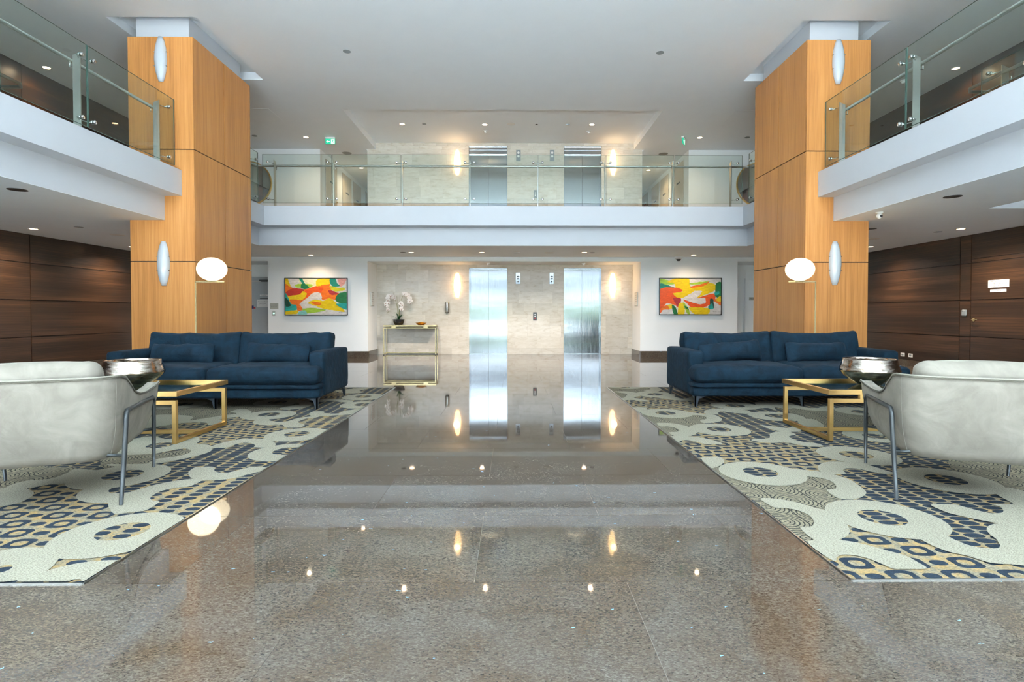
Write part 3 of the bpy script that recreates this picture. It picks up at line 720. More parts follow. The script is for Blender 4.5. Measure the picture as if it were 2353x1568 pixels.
right = [
 ('c_rings', spl(R1, [(280, 240), (480, 165), (800, 200), (1350, 240), (1600, 330), (1350, 410), (1100, 395), (580, 345), (380, 340)])),
 ('c_scales', spl(R1, [(30, 50), (660, 55), (650, 110), (480, 150), (360, 190), (260, 215)])),
 ('c_scales', spl(R1, [(430, 370), (560, 340), (1180, 420), (1370, 430), (1380, 480), (1330, 535), (1160, 600), (1050, 640), (950, 700), (860, 720), (700, 600)])),
 ('c_rings', spl(R1, [(900, 700), (1220, 630), (1700, 700), (2353, 790), (2500, 960), (2353, 1080), (2000, 1030), (1600, 1050), (1300, 1040), (1100, 900)])),
 ('c_rings', spl(R2, [(700, 90), (1300, 130), (1640, 300), (1400, 440), (1010, 390), (250, 290), (60, 255)])),
 ('c_scales', spl(R2, [(130, 370), (280, 330), (700, 450), (1150, 440), (1500, 480), (1540, 690), (1400, 850), (1270, 980), (1290, 1150), (1170, 1150), (600, 700)])),
 ('c_scales', spl(R3, [(1400, -150), (2600, -150), (2600, 330), (2300, 310), (2030, 300), (1650, 100), (1420, 40)])),
 ('c_scales', spl(R4, [(350, 390), (520, 395), (1130, 430), (1650, 530), (1660, 690), (950, 700), (820, 640), (640, 580), (430, 470)])),
 ('c_rings', spl(R3, [(-400, 650), (0, 700), (900, 950), (1700, 1190), (2500, 1280), (2500, 1560), (-100, 1560), (-300, 1250)])),
 *ring(R1, (310, 58, 75), (320, 50, 230)),
 (cr, spl(R1, [(390, 56), (700, 56), (775, 85), (770, 105), (700, 122), (560, 113), (600, 100), (650, 85), (600, 68), (505, 63)])),
 (cr, spl(R1, [(165, 118), (300, 115), (400, 125), (480, 140), (500, 175), (420, 195), (630, 240), (560, 246), (400, 226), (290, 233), (240, 205), (300, 200), (345, 165), (330, 145), (230, 130)])),
 (cr, spl(R1, [(700, 190), (830, 195), (940, 150), (950, 185), (1050, 210), (1130, 203), (1190, 178), (1290, 200), (1380, 235), (1500, 252), (1440, 278), (1350, 245), (1000, 232)])),
 *ring(R1, (702, 155, 110), (702, 155, 245)),
 (cr, spl(R1, [(430, 325), (570, 325), (588, 345), (570, 370), (480, 382), (440, 345)])),
 (cr, spl(R1, [(1000, 370), (1250, 400), (1440, 415), (1530, 450), (1555, 480), (1510, 512), (1330, 525), (1290, 488), (1362, 475), (1370, 455), (1320, 430), (1160, 423), (1080, 450)])),
 *ring(R1, (836, 397, 140), (848, 400, 312)),
 (cr, spl(R1, [(1335, 385), (1380, 355), (1500, 343), (1750, 340), (1900, 370), (1930, 405), (1700, 393), (1560, 375), (1510, 388), (1500, 410), (1360, 405)])),
 (cr, spl(R4, [(-100, 310), (100, 300), (400, 310), (510, 360), (400, 420), (200, 380), (210, 430), (100, 395), (0, 400)])),
 *ring(R1, (1730, 303, 138), (1730, 303, 305)),
 *ring(R4, (220, 520, 186), (225, 525, 420)),
 (cr, spl(R4, [(340, 340), (520, 350), (700, 395), (880, 400), (930, 375), (1090, 375), (1130, 405), (1000, 440), (700, 430), (500, 400), (350, 400)])),
 (cr, spl(R4, [(0, 665), (120, 680), (280, 700), (420, 712), (480, 690), (640, 690), (600, 740), (560, 765), (440, 770), (520, 810), (430, 830), (413, 850), (500, 890), (650, 930), (820, 945), (950, 990), (850, 1000), (620, 980), (400, 935), (150, 942), (0, 930), (-150, 900), (-60, 880), (60, 880), (135, 860), (140, 800), (220, 772), (300, 765), (150, 730)])),
 (cr, spl(R4, [(565, 590), (620, 572), (770, 570), (850, 595), (950, 690), (600, 692), (585, 650)])),
 *ring(R4, (1560, 460, 200), (1560, 455, 430)),
 *ring(R4, (1760, 840, 230), (1740, 835, 490)),
 *ring(R4, (1462, 1130, 290), (1485, 1135, 635), 'c_loose'),
 (cr, spl(R1, [(735, 530), (900, 530), (1070, 560), (1160, 590), (1250, 620), (1230, 660), (1160, 692), (1080, 697), (960, 695), (890, 650), (1000, 642), (1022, 620), (960, 588), (860, 570), (780, 572)])),
 (cr, spl(R1, [(870, 703), (1100, 700), (1300, 720), (1450, 755), (1560, 800), (1350, 800), (1200, 760), (1060, 748), (985, 778)])),
 *ring(R1, (1526, 608, 168), (1533, 612, 376)),
 (cr, spl(R4, [(878, 1320), (950, 1260), (1080, 1240), (1350, 1250), (1640, 1290), (1900, 1370), (2060, 1420), (1950, 1430), (1700, 1390), (1500, 1345), (1300, 1338), (1243, 1370), (1290, 1422), (1000, 1430), (920, 1390)])),
 (cr, spl(R2, [(60, 260), (120, 245), (240, 245), (287, 290), (240, 335), (150, 362)])),
 (cr, spl(R2, [(1000, 375), (1200, 390), (1400, 420), (1600, 480), (1730, 560), (1790, 620), (1760, 660), (1680, 690), (1530, 690), (1390, 600), (1480, 590), (1490, 550), (1430, 500), (1300, 463), (1135, 453), (1050, 500)])),
 *ring(R2, (680, 405, 201), (693, 415, 445)),
 (cr, spl(R2, [(690, 690), (850, 695), (1050, 730), (1250, 790), (1400, 830), (1560, 940), (1612, 1020), (1590, 1080), (1480, 1130), (1280, 1140), (1110, 998), (1230, 990), (1258, 950), (1220, 880), (1100, 820), (950, 790), (830, 785)])),
 (cr, spl(R3, [(-300, 1000), (0, 1003), (250, 1040), (500, 1110), (750, 1180), (900, 1260), (1030, 1345), (700, 1352), (600, 1350), (450, 1285), (250, 1205), (100, 1170), (-100, 1160), (-250, 1200)])),
 (cr, spl(R2, [(1190, 1155), (1400, 1135), (1620, 1150), (1845, 1205), (1845, 1330), (1700, 1295), (1560, 1283), (1480, 1310), (1460, 1355)])),
 *ring(R3, (450, 662, 366), (490, 665, 815)),
 (cr, spl(R3, [(1120, 495), (1250, 485), (1420, 490), (1650, 550), (1850, 600), (1950, 612), (2070, 602), (2092, 570), (2050, 520), (1960, 488), (2220, 480), (2100, 410), (1990, 340), (2040, 290), (2150, 260), (2353, 310), (2700, 500), (2700, 750), (2353, 750), (2040, 742), (1850, 712), (1600, 660), (1350, 600), (1200, 540)])),
 (cr, spl(R3, [(1000, 900), (1290, 905), (1400, 960), (1600, 1040), (1800, 1080), (2000, 1087), (2052, 1050), (2000, 960), (1920, 900), (1870, 830), (1900, 780), (2040, 745), (2353, 760), (2700, 900), (2700, 1330), (2200, 1292), (1900, 1270), (1600, 1180), (1300, 1110), (1000, 970)])),
 *ring(R3, (1300, 150, 320), (1315, 155, 722)),
]
left = [
 ('c_scales', spl(L5, [(-700, 150), (600, 190), (1120, 255), (1000, 310), (520, 390), (0, 470), (-500, 560), (-900, 400)])),
 ('c_rings', spl(L5, [(1080, 215), (1500, 100), (1700, 120), (1760, 200), (1500, 220), (1250, 235)])),
 ('c_rings', spl(L5, [(-500, 560), (-100, 470), (400, 405), (900, 500), (1050, 560), (780, 640), (700, 740), (0, 790), (-300, 760)])),
 ('c_loose', spl(L5, [(1000, 480), (1350, 415), (1800, 370), (1900, 500), (1600, 700), (1350, 640), (1100, 570)])),
 ('c_loose', spl(L6, [(150, 1440), (240, 1200), (900, 1030), (1750, 900), (1500, 1200), (800, 1700), (650, 1500)])),
 ('c_scales', spl(L6, [(-300, 720), (400, 690), (790, 630), (790, 680), (400, 800), (-300, 900)])),
 ('c_scales', spl(L7, [(-1300, -60), (900, -20), (900, 50), (600, 120), (350, 145), (100, 240), (-1300, 300)])),
 ('c_rings', spl(L7, [(-1300, 300), (0, 430), (350, 235), (870, 100), (1430, 410), (1620, 525), (1100, 720), (700, 980), (0, 1010), (-1300, 1100)])),
 ('c_loose', spl(L7, [(500, 1270), (690, 1040), (1400, 1050), (2000, 810), (1700, 1150), (1000, 1150)])),
 (cr, spl(L5, [(1560, 100), (1700, 85), (1850, 70), (2010, 60), (1900, 88), (1845, 103), (1900, 122), (1750, 135), (1600, 120)])),
 *ring(L5, (1897, 175, 110), (1907, 178, 252), 'c_loose'),
 (cr, spl(L5, [(1100, 212), (1300, 235), (1380, 240), (1500, 227), (1620, 240), (1740, 252), (1760, 225), (1500, 207), (1300, 214)])),
 *ring(L5, (1895, 273, 115), (1885, 276, 255)),
 (cr, spl(L5, [(1240, 385), (1290, 360), (1400, 357), (1410, 375), (1480, 385), (1600, 382), (1680, 350), (1900, 325), (1800, 390), (1600, 402), (1400, 416), (1265, 412)])),
 (cr, spl(L5, [(870, 320), (1000, 290), (1110, 277), (1105, 258), (1050, 237), (1200, 235), (1268, 260), (1230, 295), (1100, 325), (950, 337)])),
 *ring(L5, (845, 242, 125), (850, 245, 285)),
 (cr, spl(L5, [(550, 490), (620, 440), (750, 440), (733, 468), (830, 487), (960, 482), (1100, 442), (1345, 413), (1340, 427), (1180, 450), (1088, 490), (1170, 525), (1120, 555), (950, 557), (900, 522), (700, 527), (580, 515)])),
 *ring(L5, (740, 397, 147), (735, 402, 322)),
 (cr, spl(L5, [(80, 425), (200, 405), (330, 393), (342, 378), (270, 365), (350, 335), (450, 333), (517, 360), (500, 385), (400, 420), (200, 442), (-100, 490), (-250, 480)])),
 (cr, spl(L5, [(10, 805), (200, 740), (400, 703), (600, 695), (750, 715), (812, 762), (800, 785), (720, 805), (565, 800), (580, 780), (520, 752), (400, 748), (300, 775), (220, 805)])),
 *ring(L5, (1083, 638, 168), (1090, 643, 378), 'c_loose'),
 *ring(L5, (975, 850, 205), (955, 862, 437)),
 (cr, spl(L6, [(755, 940), (830, 880), (900, 872), (1060, 873), (1068, 920), (1120, 945), (1250, 947), (1450, 900), (1560, 873), (1750, 873), (1900, 810), (1990, 780), (1850, 900), (1670, 990), (1655, 935), (1500, 970), (1300, 1020), (1100, 1040), (900, 1037), (790, 1012)])),
 (cr, spl(L6, [(810, 1030), (930, 1032), (760, 1120), (600, 1138), (400, 1180), (262, 1250), (245, 1300), (350, 1328), (180, 1437), (0, 1455), (-180, 1480), (-260, 1400), (-250, 1300), (0, 1200), (300, 1110), (600, 1050)])),
 (cr, spl(L6, [(250, 480), (500, 520), (830, 480), (880, 530), (850, 572), (1000, 590), (1045, 632), (1000, 680), (800, 740), (500, 802), (300, 835), (-100, 870), (-300, 840), (200, 832), (350, 770), (600, 737), (765, 690), (780, 652), (700, 633), (560, 650), (300, 700), (-200, 710), (-200, 560)])),
 *ring(L6, (378, 592, 190), (400, 592, 440)),
 (cr, spl(L6, [(-200, 330), (350, 200), (700, 205), (800, 230), (760, 270), (1000, 250), (1190, 270), (1100, 320), (1010, 330), (980, 300), (700, 300), (350, 350), (-200, 430)])),
 *ring(L6, (670, 62, 150), (650, 70, 330)),
 (cr, spl(L7, [(-900, 260), (100, 240), (280, 238), (392, 290), (350, 350), (220, 412), (100, 442), (-900, 520)])),
 (cr, spl(L7, [(60, 245), (200, 175), (350, 145), (600, 125), (800, 60), (905, 5), (1150, 20), (1300, 0), (1000, 120), (870, 165), (600, 190), (350, 235), (250, 245)])),
 (cr, spl(L7, [(925, 340), (1000, 260), (1200, 200), (1400, 180), (1293, 265), (1330, 300), (1520, 292), (1800, 250), (2353, 123), (2353, 165), (2100, 210), (1900, 270), (1797, 345), (1810, 382), (1905, 400), (1740, 505), (1600, 522), (1480, 490), (1433, 440), (1440, 405), (1200, 417), (1000, 392)])),
 *ring(L7, (1478, 75, 270), (1450, 88, 590)),
 *ring(L7, (1478, 757, 358), (1432, 785, 795), 'c_loose'),
 (cr, spl(L7, [(-900, 1100), (0, 1000), (200, 970), (400, 960), (560, 975), (640, 1000), (697, 1060), (680, 1110), (600, 1200), (500, 1262), (250, 1342), (-900, 1420)])),
 ('c_loose', circ(L7, -10, 1225, 165)),
 (cr, spl(L7, [(240, 1350), (500, 1265), (800, 1180), (1100, 1130), (1400, 1115), (1530, 1128), (1170, 1385), (1000, 1385), (990, 1337), (870, 1340), (760, 1390), (200, 1390)])),
]
carpet('carpet', CX1 + .005, XR - .03, 'c_dots', right, 'cream, navy and tan swirl patterned carpet inlaid under the right sofa')
carpet('carpet', XL + .03, CX0 - .005, 'c_dots', left, 'cream, navy and tan swirl patterned carpet inlaid under the left sofa')

# ================================================================== BALUSTRADES
def railing(name, label, loc, rz, joints, post_at, rail, glass_top=4.12, ends=(True, True)):
    """local x runs along the railing, local -y is the open side"""
    o = tag(empty(name, loc, rz), label, 'railing', 'frameless glass balustrades')
    zb = 3.185
    for a, b in zip(joints[:-1], joints[1:]):
        g = MB(); g.box(a + .006, 0, zb, b - .006, .010, glass_top)
        g.box(a + .006, -.0004, glass_top - .002, b - .006, .0104, glass_top + .0006, 1)
        g.box(a + .0056, -.0004, zb, a + .010, .0104, glass_top, 1); g.box(b - .010, -.0004, zb, b - .0056, .0104, glass_top, 1)
        g.box(a + .006, -.0004, zb - .0006, b - .006, .0104, zb + .003, 1)
        g.build('glass_panel', ['glass', 'glass_edge'], o)
    proto = None
    for x, sides in post_at:
        if proto is None or proto[1] != sides:
            m = MB(); zt = 4.04
            n = len(m.v)
            m.v += [(-.006, .08, Z2), (.006, .08, Z2), (.006, .165, Z2), (-.006, .165, Z2), (-.006, .08, zt), (.006, .08, zt), (.006, .165, zt - .035), (-.006, .165, zt - .035)]
            for q in ((0, 3, 2, 1), (4, 5, 6, 7), (0, 1, 5, 4), (1, 2, 6, 5), (2, 3, 7, 6), (3, 0, 4, 7)):
                m.f.append(tuple(n + i for i in q)); m.m.append(0); m.sm.append(False)
            p = m.build('post', 'steel', o, (x, 0, 0))
            for z in (3.27, 3.975):
                for s in sides:
                    f = MB(); f.tube([(0, .10, z), (s * .05, .075, z), (s * .088, .055, z), (s * .088, .012, z)], .0065, 8)
                    f.lathe([(.0001, -.020), (.020, -.020), (.024, -.014), (.024, 0), (.0001, 0)], (s * .088, 0, z), 14, 0, 'y')
                    f.lathe([(.0001, .012), (.024, .012), (.024, .026), (.012, .034), (.0001, .034)], (s * .088, 0, z), 14, 0, 'y')
                    f.build('glass_clamp', 'chrome', p)
            k = MB(); k.tube([(0, .16, 3.87), (.0, .20, 3.87), (0, .20, 3.93)], .006, 8); k.build('rail_bracket', 'chrome', p)
            proto = (p, sides)
        else:
            c = copy_tree(proto[0], o); c.location = (x, 0, 0)
    MB().tube(rail, .021, 14).build('handrail', 'steel', o)
    return o
PX = lambda px_: on(px_, 470, 'Y', 10.6).x
jb = [PX(p) for p in (603, 763, 922, 1079, 1236, 1392, 1549, 1706)]
b2 = (-1, 1)
railing('glass_balustrade', 'long glass balustrade along the upper floor in front of the lifts', (0, 10.60, 0), 0, jb,
        [(PX(626), (-1,))] + [(x, b2) for x in jb[1:-1]] + [(PX(1684), (1,))],
        [(jb[0] - .21, .2, 3.95), (jb[-1] + .21, .2, 3.95)])
jy = [-1.72, -.11, 1.5, 3.11, 4.72, 6.33, 7.93]
railing('glass_balustrade', 'near left glass balustrade ending at the left timber column', (-4.87, 0, 0), R(90), jy,
        [(x, b2) for x in jy[1:-1]] + [(7.72, (1,))], [(-1.72, .2, 3.95), (7.80, .2, 3.95)])
jr = [-v for v in reversed([-1.72, -.11, 1.5, 3.11, 4.72, 6.30, 7.93])]
railing('glass_balustrade', 'near right glass balustrade ending at the right timber column', (4.54, 0, 0), R(-90), jr,
        [(-7.72, (-1,))] + [(x, b2) for x in jr[1:-1]], [(-7.80, .2, 3.95), (1.72, .2, 3.95)])
railing('glass_balustrade', 'short glass balustrade return behind the left timber column', (-4.87, 0, 0), R(90), [9.70, 10.50],
        [(10.33, (1,))], [(9.70, .2, 3.95), (10.80, .2, 3.95)])
railing('glass_balustrade', 'short glass balustrade return behind the right timber column', (4.54, 0, 0), R(-90), [-10.50, -9.70],
        [(-10.33, (-1,))], [(-10.80, .2, 3.95), (-9.70, .2, 3.95)])
railing('glass_balustrade', 'inner glass balustrade on the upper left landing with an angled rail end', (-6.12, 0, 0), R(90), [3.6, 5.1, 6.62],
        [(5.1, b2), (6.42, (1,))], [(3.6, .1, 3.95), (6.98, .1, 3.95), (7.06, .16, 3.94), (7.06, .95, 3.94)], 4.07)
railing('glass_balustrade', 'inner glass balustrade on the upper right landing with an angled rail end', (5.80, 0, 0), R(-90), [-6.75, -5.2, -3.6],
        [(-6.55, (-1,)), (-5.2, b2)], [(-7.1, .95, 3.94), (-7.1, .16, 3.94), (-7.02, .1, 3.95), (-3.6, .1, 3.95)], 4.07)

# ================================================================== LIFTS
def lift(x0, x1, z0, z1, label):
    o = tag(empty('lift_entrance', ((x0 + x1) / 2, YB, z0)), label, 'elevator', 'stainless steel lift doors')
    hw = (x1 - x0) / 2; h = z1 - z0; d = .13
    dh = h - (.035 if z0 < 1 else .19)
    m = MB(); m.box(-hw, -.02, 0, -hw + .012, d, h); m.box(hw - .012, -.02, 0, hw, d, h); m.box(-hw, -.02, h - .012, hw, d, h)
    m.build('jamb', 'lift', o)
    m = MB(); m.box(-hw + .012, .03, dh, hw - .012, d, h - .012); m.box(-hw + .012, .02, dh + .1 if z0 > 1 else dh + .008, hw - .012, .03, dh + .112 if z0 > 1 else dh + .016); m.build('header', 'lift', o)
    box('door_panel', (-hw + .012, d - .03, .006), (-.0025, d, dh), 'lift', o)
    box('door_panel', (.0025, d - .03, .006), (hw - .012, d, dh), 'lift', o)
    box('sill', (-hw, -.01, 0), (hw, d, .004), 'steel', o)
    box('shaft_back', (-hw, d, 0), (hw, d + .02, h), 'dark', o)
    return o
lift(*LE, 0, 2.21, 'ground floor lift doors left of the call panel')
lift(*RE, 0, 2.21, 'ground floor lift doors right of the call panel')
lift(*LE, Z2, 5.325, 'upper floor lift doors on the left behind the glass balustrade')
lift(*RE, Z2, 5.325, 'upper floor lift doors on the right behind the glass balustrade')

def wallbox(name, x0, y0, x1, y1, Y, t, m, label, cat, bev=.003):
    a, b = on(x0, y1, 'Y', Y), on(x1, y0, 'Y', Y); c = ((a.x + b.x) / 2, Y, (a.z + b.z) / 2); hw, hh = (b.x - a.x) / 2, (b.z - a.z) / 2
    o = tag(empty(name, c), label, cat)
    box('plate', (-hw, -t, -hh), (hw, 0, hh), m, o, bev)
    o['_hw'] = hw; o['_hh'] = hh
    return o, hw, hh
Yt = YB - .015
for x0, x1, lab in ((1185, 1196, 'tall lift indicator panel beside the left ground floor lift doors'), (1262.5, 1272.5, 'tall lift indicator panel beside the right ground floor lift doors')):
    o, hw, hh = wallbox('lift_indicator', x0, 627, x1, 653, Yt, .012, 'lift', lab, 'indicator panel')
    box('display', (-.032, -.014, .02), (.032, -.012, .06), 'black', o); box('display', (-.032, -.014, -.03), (.032, -.012, .005), 'black', o)
    text('19' if x0 < 1200 else '2', .035, 'paper', o, (0, -.0142, .0395), FACE_CAM)
    MB().disc((0, -.013, -.08), .022, 'y').build('arrow_button', 'black', o)
for x0, x1, lab in ((1186, 1196.5, 'grey arrow lantern beside the upper left lift doors'), (1263.5, 1274, 'grey arrow lantern beside the upper right lift doors')):
    o, hw, hh = wallbox('lift_lantern', x0, 345, x1, 370.5, Yt, .012, 'greyplastic', lab, 'indicator panel')
    for dz in (.07, -.018):
        MB().disc((0, -.013, dz), .030, 'y', t=.006).build('lamp_lens', 'plastic', o)
o, hw, hh = wallbox('lift_call_panel', 1225, 718, 1233.5, 737, Yt, .010, 'gunmetal', 'dark call button panel on the limestone between the ground floor lifts', 'call panel')
for dz, mm in ((.05, 'plastic'), (0, 'plastic'), (-.05, 'redink')): MB().disc((0, -.011, dz), .017, 'y', t=.006).build('button', mm, o)
o, hw, hh = wallbox('lift_call_panel', 1226, 437, 1234, 456, Yt, .010, 'greyplastic', 'grey call button panel on the limestone between the upper floor lifts', 'call panel')
for dz in (.03, -.03): MB().disc((0, -.011, dz), .015, 'y', t=.006).build('button', 'plastic', o)
# hand sanitiser dispenser
a = on(1028, 706.5, 'Y', Yt)
o = tag(empty('soap_dispenser', (a.x, Yt, a.z)), 'narrow steel dispenser on the limestone wall above the console table', 'dispenser')
m = MB(); m.lathe([(.0001, -.133), (.05, -.133), (.054, -.12), (.054, .12), (.05, .133), (.0001, .133)], (0, -.05, 0), 20); m.build('body', 'steel', o)
MB().box(-.04, -.05, -.12, .04, 0, .12).build('wall_bracket', 'greyplastic', o); MB().lathe([(.0001, -.15), (.03, -.15), (.048, -.133), (.0001, -.133)], (0, -.05, 0), 16).build('nozzle', 'black', o)

# ================================================================== SCONCES, PLAQUES
def sconce(x, z, Y, m, label, cat_group, w=.088, h=.32, power=0):
    o = tag(empty('wall_sconce', (x, Y, z)), label, 'wall lamp', cat_group)
    prof = [(.0001, -h), (w * .36, -h), (w * .62, -h * .8), (w * .86, -h * .5), (w, -h * .1), (w, h * .1), (w * .86, h * .5), (w * .62, h * .8), (w * .36, h), (.0001, h)]
    mb = MB(); n = 0; seg = 14
    base = len(mb.v)
    for r, z_ in prof:
        for j in range(seg + 1):
            a = PI * j / seg
            mb.v.append((-r * math.cos(a), -.008 - .9 * r * math.sin(a), z_))
    k = seg + 1
    for i in range(len(prof) - 1):
        for j in range(seg):
            mb.f.append((base + i * k + j, base + i * k + j + 1, base + (i + 1) * k + j + 1, base + (i + 1) * k + j)); mb.m.append(0); mb.sm.append(True)
    mb.build('glass_shade', m, o)
    box('back_plate', (-.03, -.008, -h * .8), (.03, 0, h * .8), 'plastic', o)
    for dz in (-.1, .1):
        for s in (-1, 1): MB().box(s * w * .97 - .006, -.03, dz - .006, s * w * .97 + .006, -.004, dz + .006).build('clip', 'chrome', o)
    if power:
        l = bpy.data.lights.new('sconce_light', 'POINT'); l.energy = power; l.color = (1, .62, .32); l.shadow_soft_size = .08
        q = bpy.data.objects.new('sconce_light', l); COL.objects.link(q); q.parent = o; q.location = (0, -.26, 0)
    return o
for x, y, lab in ((365.5, 133.5, 'unlit white glass sconce high on the left timber column'), (372, 605.5, 'unlit white glass sconce low on the left timber column'),
                  (1930, 140, 'unlit white glass sconce high on the right timber column'), (1922, 605, 'unlit white glass sconce low on the right timber column')):
    p = on(x, y, 'Y', 7.9); sconce(p.x, p.z, 7.95, 'opal', lab, 'column sconces')
for x, y, lab in ((1050, 656, 'glowing sconce on the limestone left of the ground floor lifts'), (1409, 656, 'glowing sconce on the limestone right of the ground floor lifts'),
                  (1050, 372, 'glowing sconce on the limestone left of the upper floor lifts'), (1410, 372, 'glowing sconce on the limestone right of the upper floor lifts')):
    p = on(x, y, 'Y', 13.9); sconce(p.x, p.z, Yt, 'sconce_lit', lab, 'lit lift lobby sconces', power=1.6)
# framed notices on the niche cheeks
for x, sgn, lab in ((NX0, 1, 'small framed notice on the left cheek of the lift niche'), (NX1, -1, 'small framed notice on the right cheek of the lift niche')):
    o = tag(empty('framed_notice', (x, 13.50, 1.40)), lab, 'notice', 'framed notices in the niche')
    box('frame', (0, -.15, -.17), (sgn * .018, .15, .17), 'steel', o, .003)
    box('sheet', (sgn * .018, -.13, -.15), (sgn * .0195, .13, .15), 'paper', o)
    for i in range(5): box('printed_line', (sgn * .0195, -.10, .10 - i * .05), (sgn * .0200, .08 - (i % 2) * .05, .108 - i * .05), 'greyplastic', o)

# ================================================================== PAINTINGS
def painting(label, px0, py0, px1, py1, crop, cb, shapes, sign_x):
    cx0, cy0, sc = crop
    a, b = on(px0, py1, 'Y', YW), on(px1, py0, 'Y', YW); hw, hh = (b.x - a.x) / 2, (b.z - a.z) / 2
    o = tag(empty('abstract_painting', ((a.x + b.x) / 2, YW, (a.z + b.z) / 2)), label, 'painting')
    f = MB(); t = .012
    f.box(-hw, -.05, -hh, -hw + t, 0, hh); f.box(hw - t, -.05, -hh, hw, 0, hh); f.box(-hw, -.05, -hh, hw, 0, -hh + t); f.box(-hw, -.05, hh - t, hw, 0, hh)
    f.build('frame', 'black', o)
    u0, v0, u1, v1 = cb
    W, Hh = hw - t - .004, hh - t - .004
    keys = list(PAINT); mb = MB()
    mb.box(-W, -.038, -Hh, W, -.004, Hh, 0)
    rnd = random.Random(11)
    for i, (k, pts) in enumerate(shapes):
        P = [((-1 + 2 * (x - u0) / (u1 - u0)) * W, (1 - 2 * (y - v0) / (v1 - v0)) * Hh) for x, y in pts]
        n = len(P); out = []
        for j in range(n):
            p0, p1, p2, p3 = P[j - 1], P[j], P[(j + 1) % n], P[(j + 2) % n]
            l = math.dist(p1, p2); sub = max(3, int(l / .03))
            for q in range(sub):
                u = q / sub; h1, h2, h3, h4 = 2 * u ** 3 - 3 * u ** 2 + 1, u ** 3 - 2 * u ** 2 + u, -2 * u ** 3 + 3 * u ** 2, u ** 3 - u ** 2
                x, z = (h1 * p1[d] + h2 * (p2[d] - p0[d]) * .3 + h3 * p2[d] + h4 * (p3[d] - p1[d]) * .3 for d in (0, 1))
                x += .009 * noise.noise(Vector((x * 25, z * 25, i * 3.3))) + rnd.uniform(-.004, .004); z += .009 * noise.noise(Vector((x * 25, z * 25, i * 3.3 + 9))) + rnd.uniform(-.002, .002)
                out.append((max(-W, min(W, x)), max(-Hh, min(Hh, z))))
        vs = [Vector((x, -.0384 - .00015 * i, z)) for x, z in out]; nb = len(mb.v); mb.v += [tuple(v) for v in vs]
        for tri in tessellate_polygon([vs]):
            mb.f.append(tuple(nb + q for q in tri)); mb.m.append(keys.index(k)); mb.sm.append(False)
    mb.build('canvas', ['p_' + k for k in keys], o)
    text('~w~ m~', .03, 'ink', o, (W * .80, -.0425, -Hh * .86), FACE_CAM, name='signature')
    return o
painting('framed abstract painting with a dark green patch on its right edge, left white wall', 656, 639, 799, 725, (560, 560, .2296), (425, 350, 1033, 710), [
 ('pale', [(560, 350), (730, 350), (730, 430), (600, 440)]),
 ('yellow', [(425, 350), (447, 350), (480, 430), (430, 420)]), ('orange', [(425, 400), (470, 430), (560, 462), (650, 450), (740, 420), (860, 360), (870, 440), (900, 480), (960, 500), (920, 560), (860, 550), (790, 560), (780, 500), (740, 488), (690, 500), (640, 545), (600, 590), (560, 600), (450, 540), (425, 500)]),
 ('redorange', [(640, 460), (730, 430), (800, 440), (780, 490), (700, 480), (650, 530), (590, 560), (600, 500)]),
 ('red', [(425, 490), (500, 448), (600, 455), (610, 475), (560, 520), (500, 532), (450, 520)]),
 ('yellow', [(445, 530), (560, 510), (600, 475), (640, 500), (610, 550), (570, 572), (530, 612), (470, 600)]), ('orange', [(470, 560), (570, 565), (560, 612), (490, 610)]),
 ('yellow', [(730, 375), (760, 350), (865, 350), (872, 400), (800, 415), (735, 430)]),
 ('teal', [(560, 350), (592, 350), (620, 400), (665, 440), (620, 457), (575, 440), (592, 400)]), ('lime', [(520, 415), (570, 402), (690, 408), (682, 438), (540, 440)]), ('green', [(590, 400), (625, 405), (665, 442), (615, 455), (578, 440)]),
 ('teal', [(865, 350), (920, 350), (940, 400), (970, 425), (900, 432), (870, 400)]), ('pink', [(945, 350), (1033, 350), (1012, 405), (970, 432)]),
 ('olive', [(862, 420), (950, 442), (1012, 440), (1010, 468), (930, 480), (880, 462)]), ('crimson', [(850, 468), (900, 472), (950, 500), (900, 515), (862, 500)]),
 ('yellow', [(640, 592), (680, 552), (800, 572), (860, 545), (930, 590), (1000, 650), (1010, 682), (900, 667), (800, 652), (720, 622)]), ('orange', [(680, 580), (780, 590), (760, 620), (700, 605)]),
 ('green', [(950, 500), (1033, 488), (1033, 602), (950, 590), (920, 560)]), ('turq', [(930, 602), (1033, 600), (1033, 662), (960, 632)]),
 ('turq', [(425, 500), (445, 520), (480, 602), (537, 615), (540, 660), (425, 677)]), ('dkgreen', [(425, 545), (450, 560), (482, 620), (430, 628)]),
 ('yellow', [(425, 677), (550, 665), (540, 700), (425, 708)]), ('orange', [(535, 602), (570, 612), (602, 660), (560, 672), (540, 660)]),
 ('lime', [(590, 652), (700, 642), (830, 665), (700, 692), (620, 696)]), ('sky', [(560, 682), (620, 667), (640, 706), (550, 708)]),
 ('white', [(570, 600), (640, 545), (700, 495), (760, 490), (790, 540), (720, 560), (660, 580), (650, 610), (700, 640), (620, 640)])], 1)
